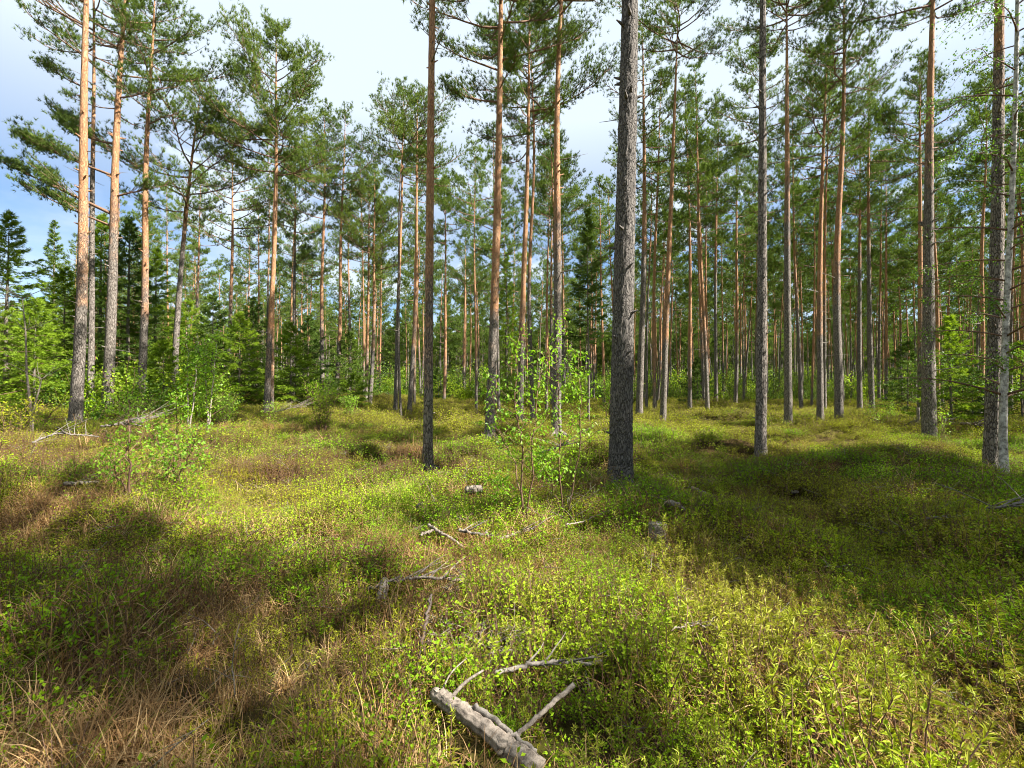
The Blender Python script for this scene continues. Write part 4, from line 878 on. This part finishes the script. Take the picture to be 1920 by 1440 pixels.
P, r_, s_, i_ = place(x, y, rs, 5, .8, 1.25, .1); scatter('bilberry', 'green bilberry patches across the clearing floor', 'undergrowth', P, r_, s_, i_, BILC)
# yellow-green heath cover of the clearing
x, y = field(dens(52, 3.8, 17), 3.8, 17, rs); x, y = keep(x, y, (.45 + .55 * wn(x, y, .8, 19, .3, .6)) * (1 - .7 * PB(x, y)) * (1 - .8 * PH(x, y)) * (1 - .6 * PM(x, y)))
P, r_, s_, i_ = place(x, y, rs, 6, .5, .98, .12); scatter('heath', 'yellow-green dwarf shrubs covering the clearing floor', 'undergrowth', P, r_, s_, i_, HEAC)
x, y = field(dens(7, 15, 48), 15, 48, rs, 1.25); P, r_, s_, i_ = place(x, y, rs, 5, .8, 1.3, .1); scatter('heath', 'yellow-green shrub cover under the far trunks', 'undergrowth', P, r_, s_, i_, HEFC)
x, y = field(dens(260, 1.2, 4.6), 1.2, 4.6, rs); x, y = keep(x, y, .10 + .35 * wn(x, y, .7, 44, .45, .7) * (1 - .4 * RIGHT(x, y)))
P, r_, s_, i_ = place(x, y, rs, 8, .7, 1.2, .2); scatter('heath', 'thin upright heath sprigs among the near plants', 'undergrowth', P, r_, s_, i_, HSP)
# dry grass, mostly left front
x, y = field(dens(330, 1.0, 6.0), 1.0, 6.0, rs)
w = (1 - RIGHT(x, y)) * (.10 + .72 * wn(x, y, .8, 27, .44, .60)) * (1 - .45 * wn(x, y, 1.3, 14, .42, .62)) * (1 - .6 * sstep(3.8, 6, y)) + .10 + .6 * PS(x, y)
x, y = keep(x, y, np.clip(w, 0, 1)); P, r_, s_, i_ = place(x, y, rs, 8, .6, 1.15, .35)
scatter('dry_grass', 'tan dry grass and sedge matting the near left', 'grass', P, r_, s_, i_, STR)
x, y = field(dens(9, 5.5, 20), 5.5, 20, rs); x, y = keep(x, y, .12 + .88 * wn(x, y, 1.7, 27, .5, .7) * sstep(2, -5, x)); P, r_, s_, i_ = place(x, y, rs, 8, 1.1, 1.8, .3)
scatter('dry_grass', 'tan dry grass spread thinly over the farther floor', 'grass', P, r_, s_, i_, STR)
# heather
x, y = field(dens(150, 1.4, 11), 1.4, 11, rs); x, y = keep(x, y, PH(x, y) + .07); P, r_, s_, i_ = place(x, y, rs, 8, .7, 1.35, .15)
scatter('heather', 'brownish upright heather in the left half', 'heather', P, r_, s_, i_, SPR)
# moss
x, y = field(dens(260, 1.2, 8), 1.2, 8, rs); c = hit(1200, 985); c2 = hit(1245, 1130)
w = .10 + PM(x, y)
x, y = keep(x, y, np.clip(w, 0, 1)); P, r_, s_, i_ = place(x, y, rs, 6, .8, 1.5, .2); scatter('moss', 'yellow-green moss cushions between the dwarf shrubs', 'moss', P, r_, s_, i_, MOS)
c = hit(745, 965); n = 170; x = c[0] + rs.normal(size=n) * .17; y = c[1] + rs.normal(size=n) * .3
P, r_, s_, i_ = place(x, y, rs, 5, .8, 1.2, .1); scatter('green_grass', 'patch of fresh bright green grass left of the birch saplings', 'grass', P, r_, s_, i_, GRS)
x, y = field(dens(40, 1.2, 6), 1.2, 6, rs); x, y = keep(x, y, (1 - RIGHT(x, y)) * wn(x, y, .7, 81, .55, .7)); P, r_, s_, i_ = place(x, y, rs, 5, .8, 1.3, .15)
scatter('green_grass', 'green grass blades among the dry grass at near left', 'grass', P, r_, s_, i_, GRS)


def src_twig(seed):
    rs = np.random.default_rng(seed); g = Geo(); L = .16 + .2 * rs.random(); p = limb_path((0, 0, .03), 0, L, .2 + .5 * rs.random(), -.3, rs, 6); tube(g, p, np.linspace(.0035, .0015, 6), 4, 0, .5)
    for j in range(4): tube(g, limb_path(p[1 + j % 4], rs.random() * 6.28, L * (.2 + .3 * rs.random()), .4, 0, rs, 4), np.linspace(.002, .0009, 4), 3, 0, .5)
    return g.mesh('litter_twig', [M['pale_wood'] if seed % 2 else M['dead']])
TWG = [src_twig(k) for k in range(6)]
x, y = field(dens(9, 1.5, 9), 1.5, 9, rs); P, r_, s_, i_ = place(x, y, rs, 6, .45, 1.1, .3, .08)
scatter('twig_litter', 'fine pale dead twigs littered through the plants', 'twigs', P, r_, s_, i_, TWG)
# the same forest goes on behind and beside the camera
rs = np.random.default_rng(88); n = 900; a = rs.random(n) * 6.28; d = np.sqrt(rs.random(n) * (75 ** 2 - 17 ** 2) + 17 ** 2); x = np.sin(a) * d; y = np.cos(a) * d
ok = (y < .80 * np.abs(x) - 2) & ~((x > 0) & (np.abs(y + 2 - .1 * x) < 15) & (d < 27)); x, y = x[ok], y[ok]
P, rot, scl, idx = place(x, y, rs, 4, .85, 1.1, .012); scl = .85 + .25 * rs.random(len(x))
scatter('surrounding_wood', 'pine forest continuing outside the picture on both sides', 'forest', P, rot, scl, idx, FAR)
